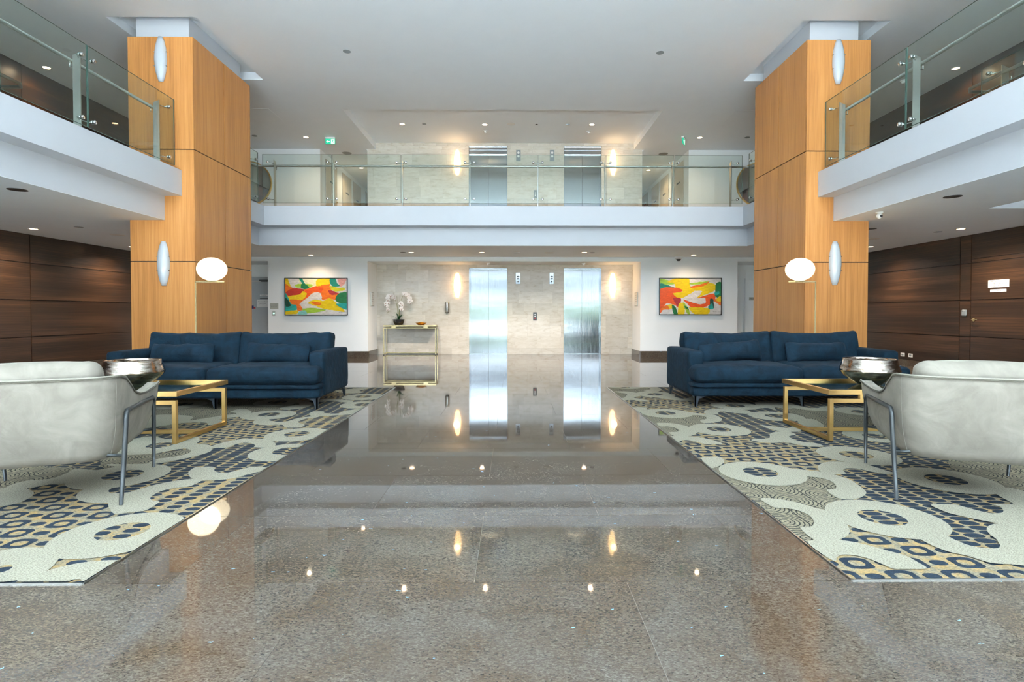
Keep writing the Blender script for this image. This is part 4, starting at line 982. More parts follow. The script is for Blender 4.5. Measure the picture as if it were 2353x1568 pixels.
painting('framed abstract painting with a white centre stroke, right white wall', 1514, 639, 1657, 724, (1440, 560, .2296), (332, 350, 938, 712), [
 ('lime', [(335, 352), (430, 375), (480, 405), (400, 412), (335, 402)]), ('teal', [(335, 400), (400, 415), (470, 440), (400, 457), (335, 457)]),
 ('yellow', [(400, 385), (480, 350), (612, 350), (630, 420), (640, 460), (560, 482), (490, 452), (470, 400)]), ('turq', [(430, 438), (475, 440), (460, 458), (425, 455)]),
 ('redorange', [(335, 460), (480, 440), (560, 470), (500, 510), (540, 550), (525, 600), (520, 652), (480, 620), (400, 600), (350, 662), (335, 700)]),
 ('yellow', [(460, 500), (560, 482), (660, 455), (760, 440), (620, 520), (560, 545), (500, 542)]), ('crimson', [(460, 550), (540, 555), (520, 640), (490, 610)]),
 ('yellow', [(640, 455), (760, 410), (840, 395), (912, 432), (860, 482), (760, 522), (690, 552), (740, 500)]), ('lime', [(620, 400), (720, 385), (830, 378), (760, 405), (640, 412)]),
 ('orange', [(630, 432), (760, 402), (820, 382), (780, 422), (660, 447)]),
 ('redorange', [(700, 552), (780, 522), (880, 500), (880, 562), (820, 620), (740, 652), (640, 642), (600, 600), (560, 562), (650, 592), (740, 612), (790, 580)]),
 ('green', [(890, 400), (938, 388), (938, 542), (880, 530), (880, 480)]), ('turq', [(872, 492), (920, 480), (920, 508), (880, 520)]),
 ('orange', [(862, 572), (938, 540), (938, 622), (900, 600)]), ('yellow', [(900, 545), (938, 530), (938, 585), (890, 575)]),
 ('yellow', [(400, 622), (460, 610), (452, 652), (400, 662)]), ('yellow', [(520, 600), (580, 600), (572, 712), (510, 712)]), ('yellow', [(620, 642), (820, 652), (810, 712), (680, 712)]), ('orange', [(345, 650), (400, 620), (430, 660), (350, 700)]),
 ('green', [(448, 620), (480, 632), (512, 712), (470, 712)]), ('lime', [(560, 590), (610, 642), (630, 712), (608, 712), (575, 650)]), ('green', [(575, 625), (612, 642), (615, 668), (585, 650)]),
 ('dkgreen', [(830, 560), (862, 560), (868, 652), (832, 640)]), ('turq', [(810, 632), (850, 602), (862, 660), (820, 657)]),
 ('white', [(560, 550), (640, 500), (680, 475), (750, 480), (700, 545), (782, 545), (780, 600), (720, 610), (650, 590), (600, 570)]), ('white', [(340, 712), (360, 670), (430, 665), (455, 700), (420, 712)])], -1)

# ================================================================== SOFT FURNITURE
def softbox(mb, c, s, r, puff=(0, 0, 0), n=(10, 6, 4), seed=0, wr=.0, rot=None, shape=None, mi=0):
    h = [v / 2 for v in s]; idx = {}; r = min(r, *h)
    def co(i, k):
        t = -1 + 2 * i / k
        return math.copysign(abs(t) ** .75, t)
    def vert(i, j, k):
        if (i, j, k) in idx: return idx[(i, j, k)]
        t = (co(i, n[0]), co(j, n[1]), co(k, n[2]))
        p = [t[a] * h[a] for a in range(3)]
        q = [max(-(h[a] - r), min(h[a] - r, p[a])) for a in range(3)]
        d = Vector([p[a] - q[a] for a in range(3)])
        v = Vector(q) + (d.normalized() * r if d.length > 1e-9 else d)
        for a in range(3):
            b_, c_ = (a + 1) % 3, (a + 2) % 3
            v[a] += t[a] * puff[a] * (1 - abs(t[b_]) ** 2.5) * (1 - abs(t[c_]) ** 2.5)
        if wr:
            q_ = v * 6 + Vector((seed * 7.1, seed * 3.3, 0))
            v += noise.noise_vector(q_) * wr + noise.noise_vector(q_ * 2.7) * wr * .4
        if shape: v = shape(v, t)
        if rot: v = rot @ v
        mb.v.append((v.x + c[0], v.y + c[1], v.z + c[2])); idx[(i, j, k)] = len(mb.v) - 1
        return idx[(i, j, k)]
    def quad(a, b, c_, d): mb.f.append((a, b, c_, d)); mb.m.append(mi); mb.sm.append(True)
    A, B, Cc = n
    for i in range(A):
        for j in range(B):
            quad(vert(i, j, 0), vert(i, j + 1, 0), vert(i + 1, j + 1, 0), vert(i + 1, j, 0))
            quad(vert(i, j, Cc), vert(i + 1, j, Cc), vert(i + 1, j + 1, Cc), vert(i, j + 1, Cc))
    for i in range(A):
        for k in range(Cc):
            quad(vert(i, 0, k), vert(i + 1, 0, k), vert(i + 1, 0, k + 1), vert(i, 0, k + 1))
            quad(vert(i, B, k), vert(i, B, k + 1), vert(i + 1, B, k + 1), vert(i + 1, B, k))
    for j in range(B):
        for k in range(Cc):
            quad(vert(0, j, k), vert(0, j, k + 1), vert(0, j + 1, k + 1), vert(0, j + 1, k))
            quad(vert(A, j, k), vert(A, j + 1, k), vert(A, j + 1, k + 1), vert(A, j, k + 1))
    return mb
def sofa(loc, label, seed):
    o = tag(empty('sofa', loc), label, 'sofa', 'navy velvet sofas')
    W = 1.20
    m = MB(); softbox(m, (0, .0, .17), (2 * W - .02, 1.06, .11), .02, n=(24, 10, 4), wr=.003, seed=seed); m.build('base', 'navy', o)
    for s in (-1, 1):
        m = MB(); softbox(m, (s * W / 2, -.02, .247), (W - .006, 1.10, .062), .028, n=(14, 10, 4), wr=.003, seed=seed + s); m.build('plinth_cushion', 'navy', o)
        m = MB(); softbox(m, (s * W / 2, -.18, .365), (W - .004, .86, .175), .065, (0, .012, .028), (26, 18, 8), seed + s * 2, .011); m.build('seat_cushion', 'navy', o)
        m = MB(); softbox(m, (s * (W - .085), .08, .367), (.17, .93, .50), .035, (.006, 0, .004), (6, 14, 12), seed + s * 3, .004); m.build('arm', 'navy', o)
        tilt = Matrix.Rotation(R(-13), 3, 'X')
        def shp(v, t, s=s):
            if v.z > 0: v.z += .018 * (abs(t[0]) ** 2) * (t[2] > 0) - .012 * (1 - t[0] ** 2)
            return v
        m = MB(); softbox(m, (s * .545, .235, .600), (1.09, .19, .40), .042, (0, .035, .0), (30, 8, 16), seed + s * 5, .015, tilt, shp); m.build('back_cushion', 'navy', o)
    m = MB(); softbox(m, (0, .46, .35), (2 * W - .32, .16, .46), .03, n=(20, 4, 10), seed=seed, wr=.003); m.build('back_frame', 'navy', o)
    def leg(x, y, sx, sy):
        m = MB(); t = .014
        for plane in (0, 1):
            P = [(0, .125), (.13, .125), (.10, .108), (.045, .09), (.022, .0), (0, 0)]
            n0 = len(m.v)
            for u, z in P:
                m.v.append((sx * -u, 0, z) if plane == 0 else (0, sy * -u, z))
            for u, z in P:
                m.v.append((sx * -u, sy * -t, z) if plane == 0 else (sx * -t, sy * -u, z))
            k = len(P)
            m.f += [tuple(n0 + i for i in range(k)), tuple(n0 + k + i for i in reversed(range(k)))] + [(n0 + i, n0 + (i + 1) % k, n0 + k + (i + 1) % k, n0 + k + i) for i in range(k)]
            m.m += [0] * (k + 2); m.sm += [False] * (k + 2)
        m.build('leg', 'foot', o, (x, y, 0))
    for sx in (-1, 1):
        leg(sx * 1.17, -.50, sx, -1); leg(sx * 1.17, .50, sx, 1)
    leg(.06, -.48, 1, -1); leg(.06, .48, 1, 1)
    return o
sofa((-3.30, 6.42, .009), 'navy velvet two seat sofa in front of the left timber column', 3)
sofa((3.195, 6.52, .009), 'navy velvet two seat sofa in front of the right timber column', 8)
def lumbar(x, y, z, label, rx=-20, ry=0, rz=0, seed=1, w=.72):
    def shp(v, t):
        e = abs(t[0]) ** 6
        v.y *= 1 - .55 * e
        v.z *= 1 + .10 * e - .05 * (1 - t[0] ** 2) * 0
        return v
    m = MB(); softbox(m, (0, 0, 0), (w, .095, .235), .03, (0, .075, -.010), (24, 6, 12), seed, .016, None, shp)
    o = m.build('lumbar_pillow', 'navy', None, (x, y, z), (R(rx), R(ry), R(rz)))
    return tag(o, label, 'pillow', 'navy lumbar pillows on the sofas')
lumbar(-3.875, 6.395, .575, 'navy lumbar pillow at the left end of the left sofa', seed=1)
lumbar(-2.755, 6.395, .572, 'navy lumbar pillow at the right end of the left sofa', ry=1, seed=5)
lumbar(2.60, 6.49, .585, 'creased navy lumbar pillow tilted up at the left end of the right sofa', ry=-5, seed=9)
lumbar(3.64, 6.49, .577, 'navy lumbar pillow in the middle of the right sofa', seed=13)

def armchair(loc, rz, label):
    o = tag(empty('armchair', loc, rz), label, 'armchair', 'beige velvet tub armchairs')
    # outline parameter: 0 = right arm tip ... 1 = left arm tip
    def outline(h, off=0.0, NS=56):
        wx = .352 + .03 * h - off; yb = -.405 - .065 * h + off; yf = .425 + .015 * h; r = max(.02, .14 - off)
        straight = yf - (yb + r); arc = PI / 2 * r; back = 2 * (wx - r); tot = 2 * straight + 2 * arc + back
        pts = []
        for i in range(NS + 1):
            s = tot * i / NS
            m_ = s > tot / 2; q = tot - s if m_ else s
            if q <= straight: p = (wx, yf - q)
            elif q <= straight + arc:
                a = (q - straight) / r; p = (wx - r + r * math.cos(a), yb + r - r * math.sin(a))
            else: p = (wx - r - (q - straight - arc), yb)
            pts.append((-p[0] if m_ else p[0], p[1]))
        return pts
    def ztop(y):     # by position front/back
        K = [(-.60, .70), (-.36, .70), (-.27, .685), (-.17, .635), (-.06, .572), (.06, .545), (.18, .540), (.32, .553), (.44, .572)]
        for (a, za), (b, zb) in zip(K[:-1], K[1:]):
            if y <= b:
                t = (y - a) / (b - a); t = max(0, min(1, t)); return za + (zb - za) * (t * t * (3 - 2 * t) * .5 + t * .5)
        return K[-1][1]
    NV = 10; mb = MB()
    def grid(off, flip):
        rows = []
        for k in range(NV + 1):
            h = k / NV; row = []
            pl = outline(h, off)
            for i, (x, y) in enumerate(pl):
                zb_ = .245 + (.03 if y > .2 else 0) * 0; zt = ztop(y)
                z = zb_ + (zt - zb_) * h
                tuck = .022 * (1 - h) ** 4
                bulge = .014 * math.sin(PI * h)
                n_ = Vector((x, y * .6)).normalized() if abs(x) > .01 or abs(y) > .01 else Vector((0, -1))
                x2 = x + n_.x * (bulge - tuck); y2 = y + n_.y * (bulge - tuck) * (1 if y < .3 else .2)
                # arms flare outward towards their tips
                if y > .1: x2 += math.copysign((y - .1) * .10 * h, x)
                q = Vector((x2 * 5, y2 * 5, z * 5)); w_ = noise.noise(q) * .006
                row.append((x2 + w_, y2 + w_, z))
            rows.append(row)
        b0 = len(mb.v)
        for row in rows: mb.v += row
        L_ = len(rows[0])
        for k in range(NV):
            for i in range(L_ - 1):
                a = b0 + k * L_ + i; f = (a, a + 1, a + L_ + 1, a + L_)
                mb.f.append(tuple(reversed(f)) if flip else f); mb.m.append(0); mb.sm.append(True)
        return b0, L_, rows
    a0, L_, outer = grid(0, False); b0, _, inner = grid(.062, True)
    for k in (0, NV):
        for i in range(L_ - 1):
            q = (a0 + k * L_ + i, a0 + k * L_ + i + 1, b0 + k * L_ + i + 1, b0 + k * L_ + i)
            mb.f.append(q if k else tuple(reversed(q))); mb.m.append(0); mb.sm.append(True)
    for i in (0, L_ - 1):
        for k in range(NV):
            q = (a0 + k * L_ + i, a0 + (k + 1) * L_ + i, b0 + (k + 1) * L_ + i, b0 + k * L_ + i)
            mb.f.append(q if i == 0 else tuple(reversed(q))); mb.m.append(0); mb.sm.append(True)
    mb.build('shell', 'beige', o)
    pp = MB(); pp.tube([(x, y, z + .002) for x, y, z in outer[-1]], .0055, 8)
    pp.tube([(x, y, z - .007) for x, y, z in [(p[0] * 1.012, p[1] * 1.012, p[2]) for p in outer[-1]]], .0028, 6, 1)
    pp.build('piping', ['piping', 'pipe_dark'], o)
    for s in (0, 1):      # vertical seams where back meets the sides
        i = int(L_ * .345) if s == 0 else L_ - 1 - int(L_ * .345)
        MB().tube([(r_[i][0] * 1.002, r_[i][1] * 1.002, r_[i][2]) for r_ in outer], .0013, 6).build('seam', 'piping', o)
    m = MB(); softbox(m, (0, .02, .275), (.60, .78, .07), .03, n=(8, 8, 3)); m.build('seat_base', 'beige', o)
    m = MB(); softbox(m, (0, .08, .375), (.59, .70, .15), .05, (0, .01, .02), (12, 12, 6), 3, .005); m.build('seat_cushion', 'beige', o)
    m = MB(); tl = Matrix.Rotation(R(14), 3, 'X')
    softbox(m, (0, -.315, .60), (.60, .15, .36), .07, (0, .03, .008), (20, 8, 12), 5, .008, tl); m.build('back_cushion', 'beige', o)
    pc = MB(); P = []
    for i in range(49):
        a = 2 * PI * i / 48; ex = 5
        ux = math.copysign(abs(math.cos(a)) ** (2 / ex), math.cos(a)) * .302; uz = math.copysign(abs(math.sin(a)) ** (2 / ex), math.sin(a)) * .187
        v = tl @ Vector((ux, .0, uz)); P.append((v.x, v.y - .315, v.z + .60))
    pc.tube(P, .005, 6, cap=False); pc.build('cushion_piping', 'piping', o)
    for s in (-1, 1):
        m = MB(); P = []
        def arcp(c, r, a0_, a1_, n=6): return [(s * .402, c[0] + r * math.cos(R(a0_ + (a1_ - a0_) * i / n)), c[1] + r * math.sin(R(a0_ + (a1_ - a0_) * i / n))) for i in range(n + 1)]
        P = [(s * .385, -.405, 0), (s * .396, -.375, .25), (s * .402, -.355, .43)]
        P += arcp((-.285, .44), .07, 165, 118, 5)
        P += arcp((.305, .505 - .07), .05, 105, -5, 8)
        P += [(s * .398, .372, .25), (s * .39, .40, 0)]
        m.tube(P, [.010] + [.0125] * (len(P) - 2) + [.009], 10); m.build('leg_frame', 'gunmetal', o)
        MB().tube([(s * .398, -.37, .262), (s * .30, -.33, .262)], .009, 8).build('stretcher', 'gunmetal', o)
        MB().tube([(s * .398, .37, .262), (s * .28, .33, .262)], .009, 8).build('stretcher', 'gunmetal', o)
    return o
armchair((-2.644, 3.18, .009), R(23), 'beige velvet armchair at the left, seen from behind')
armchair((2.655, 3.22, .009), R(-23), 'beige velvet armchair at the right, seen from behind')

# ================================================================== COFFEE TABLES, BOWLS
def coffee_table(x0, x1, y0, y1, inner, label):
    cx, cy = (x0 + x1) / 2, (y0 + y1) / 2; hw, hd = (x1 - x0) / 2, (y1 - y0) / 2
    o = tag(empty('coffee_table', (cx, cy, .009)), label, 'table', 'brass coffee tables')
    zt, t = .418, .040
    m = MB(); b = .03
    m.box(-hw, -hd, zt - t, hw, -hd + b, zt); m.box(-hw, hd - b, zt - t, hw, hd, zt); m.box(-hw, -hd + b, zt - t, -hw + b, hd - b, zt); m.box(hw - b, -hd + b, zt - t, hw, hd - b, zt)
    m.build('top_frame', 'brass', o, bevel=.0015)
    m = MB(); m.box(-hw + b, -hd + b, zt - .030, hw - b, hd - b, zt - .022); m.build('glass_top', 'tglass', o)
    zb, q = .345, .032; ins = .012
    X0, X1, Y0, Y1 = -hw + ins, hw - ins, -hd + .004, hd - .004
    for y in (Y0, Y1 - q): box('upper_rail', (X0 + q, y, zb - q), (X1 - q, y + q, zb), 'brass', o)
    for x in (X0, X1 - q):
        for y in (Y0, Y1 - q): box('leg', (x, y, 0), (x + q, y + q, zb), 'brass', o, .001)
        box('floor_rail', (x, Y0 + q, 0), (x + q, Y1 - q, q), 'brass', o)
    box('cross_rail', (X0 + q, -q / 2, .0), (X1 - q, q / 2, q), 'brass', o)
    for x in (-hw + .26, hw - .26 - .02):
        for y in (Y0, Y1 - .03): box('spacer', (x, y, zb), (x + .022, y + .03, zt - t), 'brass', o)
    return o
coffee_table(-3.88, -2.672, 4.335, 5.115, 1, 'brass framed glass coffee table beside the left armchair')
coffee_table(2.566, 3.78, 4.385, 5.16, -1, 'brass framed glass coffee table beside the right armchair')
def bowl(x, y, label):
    m = MB(); pr = [(.0001, 0), (.075, 0), (.10, .008), (.16, .045), (.215, .095), (.240, .125), (.243, .131), (.236, .145), (.222, .19), (.211, .232), (.209, .236), (.206, .232), (.217, .19), (.231, .145), (.232, .128), (.205, .095), (.15, .05), (.09, .016), (.0001, .012)]
    m.lathe(pr, seg=56)
    o = m.build('decorative_bowl', 'mercury', None, (x, y, .406), (0, 0, 0)); return tag(o, label, 'bowl', 'mercury glass bowls on the coffee tables')
bowl(-3.335, 4.80, 'silvery mercury glass bowl on the left coffee table')
bowl(3.22, 4.88, 'silvery mercury glass bowl on the right coffee table')

# ================================================================== FLOOR LAMPS
def lamp(xp, y, xe, xg, zA, zG, label):
    o = tag(empty('floor_lamp', (xp, y, .006)), label, 'floor lamp', 'brass floor lamps with round globes')
    zA -= .006; zG -= .006; dx = xe - xp; gx = xg - xp
    m = MB(); m.lathe([(.0001, 0), (.15, 0), (.15, .018), (.145, .022), (.0001, .022)], seg=32); m.build('base', 'pale_brass', o)
    box('pole', (-.007, -.007, .02), (.007, .007, zA), 'pale_brass', o)
    box('arm', (min(0, dx) - .007, -.007, zA - .007), (max(0, dx) + .007, .007, zA + .007), 'pale_brass', o)
    MB().lathe([(.0001, 0), (.07, 0), (.07, .012), (.0001, .012)], (gx, 0, zA + .005), 24).build('globe_cup', 'pale_brass', o)
    g = MB(); a, b = .186, .157
    g.lathe([(max(.0001, a * math.sin(PI * i / 20)), -b * math.cos(PI * i / 20)) for i in range(21)], (gx, 0, zA + .014 + b), 40)
    g.build('globe', 'globe', o)
    l = bpy.data.lights.new('lamp_light', 'POINT'); l.energy = 4; l.color = (1, .80, .52); l.shadow_soft_size = .19
    q = bpy.data.objects.new('lamp_light', l); COL.objects.link(q); q.parent = o; q.location = (gx, -.25, zA + .2)
    return o
lamp(-4.29, 7.4, -3.91, -4.067, 1.476, 1.641, 'slim brass floor lamp with lit globe behind the left sofa')
lamp(4.186, 7.5, 3.82, 3.967, 1.487, 1.655, 'slim brass floor lamp with lit globe behind the right sofa')

# ================================================================== CONSOLE, ORCHID, GOLD BOWL
def console():
    cx = -2.59; o = tag(empty('console_table', (cx, 13.80, 0)), 'slim brass console table against the limestone wall', 'console table')
    hw, hd = .665, .175; zt = .755
    box('table_top', (-hw, -hd, zt - .035), (hw, hd, zt), 'pale_brass', o, .002)
    q = .018
    for y in (-hd + .005, hd - q - .005):
        box('upper_rail', (-hw + .01 + q, y, zt - .085), (hw - .01 - q, y + q, zt - .065), 'pale_brass', o)
        for s in (-1, 1):
            x = s * (hw - .01) - (q if s > 0 else 0)
            box('leg', (x, y, 0), (x + q, y + q, zt - .065), 'pale_brass', o)
            box('foot_cap', (x - .001, y - .001, 0), (x + q + .001, y + q + .001, .02), 'black', o)
    for s in (-1, 1):
        x = s * (hw - .01) - (q if s > 0 else 0)
        box('floor_rail', (x, -hd + q, .03), (x + q, hd - q, .05), 'pale_brass', o)
        box('side_rail', (x, -hd + q, zt - .085), (x + q, hd - q, zt - .065), 'pale_brass', o)
        box('spacer', (s * .4 - .055, -hd + .006, zt - .066), (s * .4 + .055, -hd + .02, zt - .034), 'pale_brass', o)
    box('back_rail', (-hw + .01 + q, hd - q - .005, .03), (hw - .01 - q, hd - .005, .05), 'pale_brass', o)
    return o
console()
ox, oy, oz = -2.895, 13.79, .755
po = tag(empty('potted_orchid', (ox, oy, oz)), 'white orchid in a dark round pot on the console table', 'plant')
MB().lathe([(.0001, 0), (.085, 0), (.10, .01), (.135, .07), (.148, .135), (.150, .145), (.144, .145), (.138, .125), (.0001, .12)], seg=32).build('pot', 'pot', po)
rnd = random.Random(5)
def strip_leaf(dx, dy, rise, length, wid, curl):
    m = MB(); n = 8; d = Vector((dx, dy, 0)).normalized(); sd = Vector((-d.y, d.x, 0))
    for k in range(n + 1):
        t = k / n; c = d * (length * t) + Vector((0, 0, .13 + rise * math.sin(t * curl))); w_ = wid * math.sin(PI * (.12 + .86 * t)) ** .8
        for s_, dz in ((-1, .25), (0, 0), (1, .25)): m.v.append(tuple(c + sd * (s_ * w_) + Vector((0, 0, dz * w_))))
    for k in range(n):
        for j in (0, 1):
            a = k * 3 + j; m.f.append((a, a + 1, a + 4, a + 3)); m.m.append(0); m.sm.append(True)
    q = m.build('leaf', 'leaf', po); q.modifiers.new('solid', 'SOLIDIFY').thickness = .003
for a in ((1, -.2, .12, .15, .035, 2.0), (.8, -.6, .10, .13, .04, 2.2), (-.35, -.3, .16, .07, .03, 1.6), (-1, -.3, .09, .17, .018, 1.7), (-.9, -.5, .05, .15, .016, 1.4), (.3, -1, .07, .10, .035, 2.0), (.2, .8, .1, .12, .03, 2)):
    strip_leaf(*a)
def bez(P, n=16):
    out = []
    for i in range(n + 1):
        t = i / n; Q = [Vector(p) for p in P]
        while len(Q) > 1: Q = [a.lerp(b, t) for a, b in zip(Q[:-1], Q[1:])]
        out.append(Q[0])
    return out
s1 = bez([(0, 0, .12), (-.03, 0, .45), (-.05, 0, .85), (-.20, -.03, .90), (-.34, -.06, .62), (-.24, -.08, .34)])
s2 = bez([(.02, 0, .12), (.04, 0, .5), (.03, 0, .92), (.22, -.04, .92), (.36, -.07, .60), (.30, -.08, .55)])
s3 = bez([(.01, .01, .12), (.0, 0, .42), (.02, -.02, .66), (.10, -.05, .66), (.16, -.06, .42), (.07, -.08, .38)])
for s_ in (s1, s2, s3): MB().tube(s_, .0045, 6).build('stem', 'stem', po)
for x_, z_ in ((.04, .82), (-.045, .73), (.02, .52)): MB().tube([(x_ * .4, .01, .12), (x_, .01, z_)], .0035, 6).build('support_stake', 'stem', po)
def flower_mesh():
    m = MB()
    for k, (ang, ln, wd) in enumerate(((90, .036, .020), (210, .036, .018), (330, .036, .018), (20, .042, .030), (160, .042, .030))):
        a = R(ang); d = Vector((math.cos(a), 0, math.sin(a))); sd = Vector((-d.z, 0, d.x)); b0 = len(m.v); n = 5
        for i in range(n + 1):
            t = i / n; w_ = wd * math.sin(PI * (.08 + .88 * t)) ** .7; c = d * (ln * t) + Vector((0, -.010 * math.sin(t * 2.4) - .002 * (k > 2), 0))
            m.v.append(tuple(c - sd * w_ * .5)); m.v.append(tuple(c + sd * w_ * .5))
        for i in range(n):
            q = b0 + i * 2; m.f.append((q, q + 1, q + 3, q + 2)); m.m.append(0); m.sm.append(True)
    m.lathe([(.0001, -.012), (.006, -.008), (.007, 0), (.0001, .002)], (0, -.008, -.004), 8, 1, 'y')
    return m
proto = None
def put(p, sc_, rx, ry, rz):
    global proto
    if proto is None:
        proto = flower_mesh().build('flower', ['petal', 'petal_core'], po); q = proto
    else:
        q = proto.copy(); COL.objects.link(q); q.parent = po
    q.location = p; q.scale = (sc_,) * 3; q.rotation_euler = (rx, ry, rz)
for st, i0, cnt in ((s1, 6, 24), (s2, 8, 26), (s3, 9, 12)):
    for k in range(cnt):
        t = i0 + (16 - i0) * k / cnt; i = int(t); p = st[i].lerp(st[min(16, i + 1)], t - i)
        put((p.x + rnd.uniform(-.035, .035), p.y - .02 + rnd.uniform(-.03, .02), p.z + rnd.uniform(-.03, .03)), rnd.uniform(1.05, 1.45), rnd.uniform(-.5, .4), rnd.uniform(-.6, .6), rnd.uniform(-.7, .7))
for st in (s1, s2):
    for k in range(4):
        p = st[16] + Vector((rnd.uniform(-.02, .03), -.01, -.012 * k)); MB().lathe([(.0001, -.01), (.007, 0), (.0001, .01)], tuple(p), 8).build('bud', 'stem', po)
m = MB(); pr = [(.0001, 0), (.07, 0), (.11, .025), (.142, .062), (.145, .066), (.138, .064), (.105, .032), (.06, .010), (.0001, .008)]
m.lathe(pr, seg=36)
for i, v in enumerate(m.v):
    a = math.atan2(v[1], v[0]); k = max(0, (v[2] - .02) / .05); m.v[i] = (v[0] * (1 + .05 * k * math.sin(3 * a)), v[1] * (.8 + .04 * k * math.sin(5 * a)), v[2] + .008 * k * math.sin(4 * a + 1))
tag(m.build('gold_bowl', 'gold', None, (-2.33, 13.79, .755)), 'shallow gold bowl on the console table beside the orchid', 'bowl')

# ================================================================== MIRRORS UPSTAIRS
for x, lab in ((-6.70, 'round brass framed mirror on the upper wall behind the left column'), (6.29, 'round brass framed mirror on the upper wall behind the right column')):
    o = tag(empty('round_mirror', (x, YB, 4.36)), lab, 'mirror', 'round mirrors')
    MB().lathe([(.0001, -.03), (.53, -.03), (.53, -.02), (.0001, -.02)], (0, 0, 0), 64, 0, 'y', False).build('mirror_glass', 'mirror', o)
    MB().lathe([(.53, -.005), (.53, -.045), (.56, -.045), (.56, -.0), (.53, -.0)], (0, 0, 0), 64, 0, 'y', False).build('frame', 'brass', o)

# ================================================================== DOORS
def leafdoor(name, kind, y, x0, x1, h, m, z0=0):
    o = struct(empty(name, ((x0 + x1) / 2, y, z0))); hw = (x1 - x0) / 2
    box('door_leaf', (-hw + .05, -.01, .005), (hw - .05, .03, h), m, o)
    f = MB(); f.box(-hw, -.04, 0, -hw + .05, .03, h + .05); f.box(hw - .05, -.04, 0, hw, .03, h + .05); f.box(-hw + .05, -.04, h, hw - .05, .03, h + .05); f.build('frame', m, o)
    return o
d1 = leafdoor('door_1', 0, YB, DX0 + .01, DX1 - .01, 1.93, 'door_grey')
d1['label'] = 'grey service door behind the left column'
zc = 1.90
box('closer_body', (.12, -.07, 1.86), (.40, -.012, 1.91), 'gunmetal', d1); box('closer_arm', (-.25, -.09, 1.855), (.16, -.07, 1.87), 'steel', d1)
box('name_strip', (.11, -.013, 1.50), (.31, -.0105, 1.53), 'paper', d1); box('name_strip', (.11, -.013, 1.42), (.36, -.0105, 1.435), 'gunmetal', d1)
text('To Car Park', .026, 'ink', d1, (.21, -.0135, 1.515), FACE_CAM)
box('door_notice', (.03, -.013, 1.215), (.34, -.0105, 1.405), 'paper', d1)
text('Automatic Doors', .036, 'ink', d1, (.185, -.0138, 1.35), FACE_CAM); text('Please Knock Before', .022, 'ink', d1, (.185, -.0138, 1.30), FACE_CAM); text('Wait for attendant to open', .020, 'ink', d1, (.185, -.0138, 1.265), FACE_CAM)
box('blue_sticker', (-.17, -.013, 1.17), (-.05, -.0105, 1.25), 'blueink', d1); box('red_sticker', (-.05, -.013, 1.17), (-.005, -.0105, 1.215), 'redink', d1)
MB().tube([(-.18, -.012, .90), (-.18, -.06, .90), (-.08, -.06, .90)], .010, 8).build('handle', 'steel', d1)
d2 = leafdoor('door_2', 0, YB, 5.98, EX1 - .01, 1.90, 'wallw'); d2['label'] = 'white fire cupboard door behind the right column'
box('name_strip', (-.45, -.013, 1.385), (.22, -.0105, 1.47), 'signgrey', d2)
text('FIRE CUPBOARD', .062, 'ink', d2, (-.435, -.0138, 1.428), FACE_CAM, 'LEFT')
# automatic door sign and button
a = on(630, 703.5, 'Y', YW); o = tag(empty('door_sign', (a.x, YW, a.z)), 'small grey automatic doors sign on the white wall left of the painting', 'sign')
box('plate', (-.10, -.004, -.07), (.10, 0, .07), 'signgrey', o); text('Automatic Doors', .026, 'ink', o, (0, -.0048, .02), FACE_CAM); text('Press button to open', .017, 'ink', o, (0, -.0048, -.015), FACE_CAM)
a = on(629.5, 720.5, 'Y', YW); o = tag(empty('exit_button', (a.x, YW, a.z)), 'steel door release button with a green light below the automatic doors sign', 'button')
box('plate', (-.034, -.006, -.058), (.034, 0, .058), 'steel', o, .002); MB().disc((0, -.008, 0), .016, 'y').build('lit_button', 'led', o)

# corridor doors upstairs
for i, (y0_, y1_) in enumerate(((14.35, 15.35), (15.75, 16.7), (16.8, 17.75), (18.2, 19.1))):
    for side, x, sg in (('left', UL, 1), ('right', UR, -1)):
        o = struct(empty('door_%d' % (3 + i * 2 + (side == 'right')), (x, (y0_ + y1_) / 2, Z2)), 'cream corridor door on the %s upper corridor' % side)
        w2 = (y1_ - y0_) / 2
        box('door_leaf', (0, -w2 + .05, 0), (sg * .012, w2 - .05, 1.98), 'door_cream', o)
        box('door_groove', (0, -w2 + .04, 0), (sg * .004, w2 - .04, 1.99), 'greyplastic', o)
        box('name_strip', (sg * .012, -.14, 1.45), (sg * .015, .14, 1.49), 'gunmetal', o)
        MB().tube([(sg * .012, w2 - .12, 1.0), (sg * .06, w2 - .12, 1.0), (sg * .06, w2 - .22, 1.0)], .010, 8).build('handle', 'brass', o)
o = tag(empty('corridor_sign', (UR, 18.65, Z2 + 1.55)), 'white sign with red lettering on a door far along the right upper corridor', 'sign')
box('plate', (0, -.22, -.16), (-.016, .22, .16), 'paper', o); text('LIFT', .22, 'redink', o, (-.0168, 0, .0), FACE_NEGX)

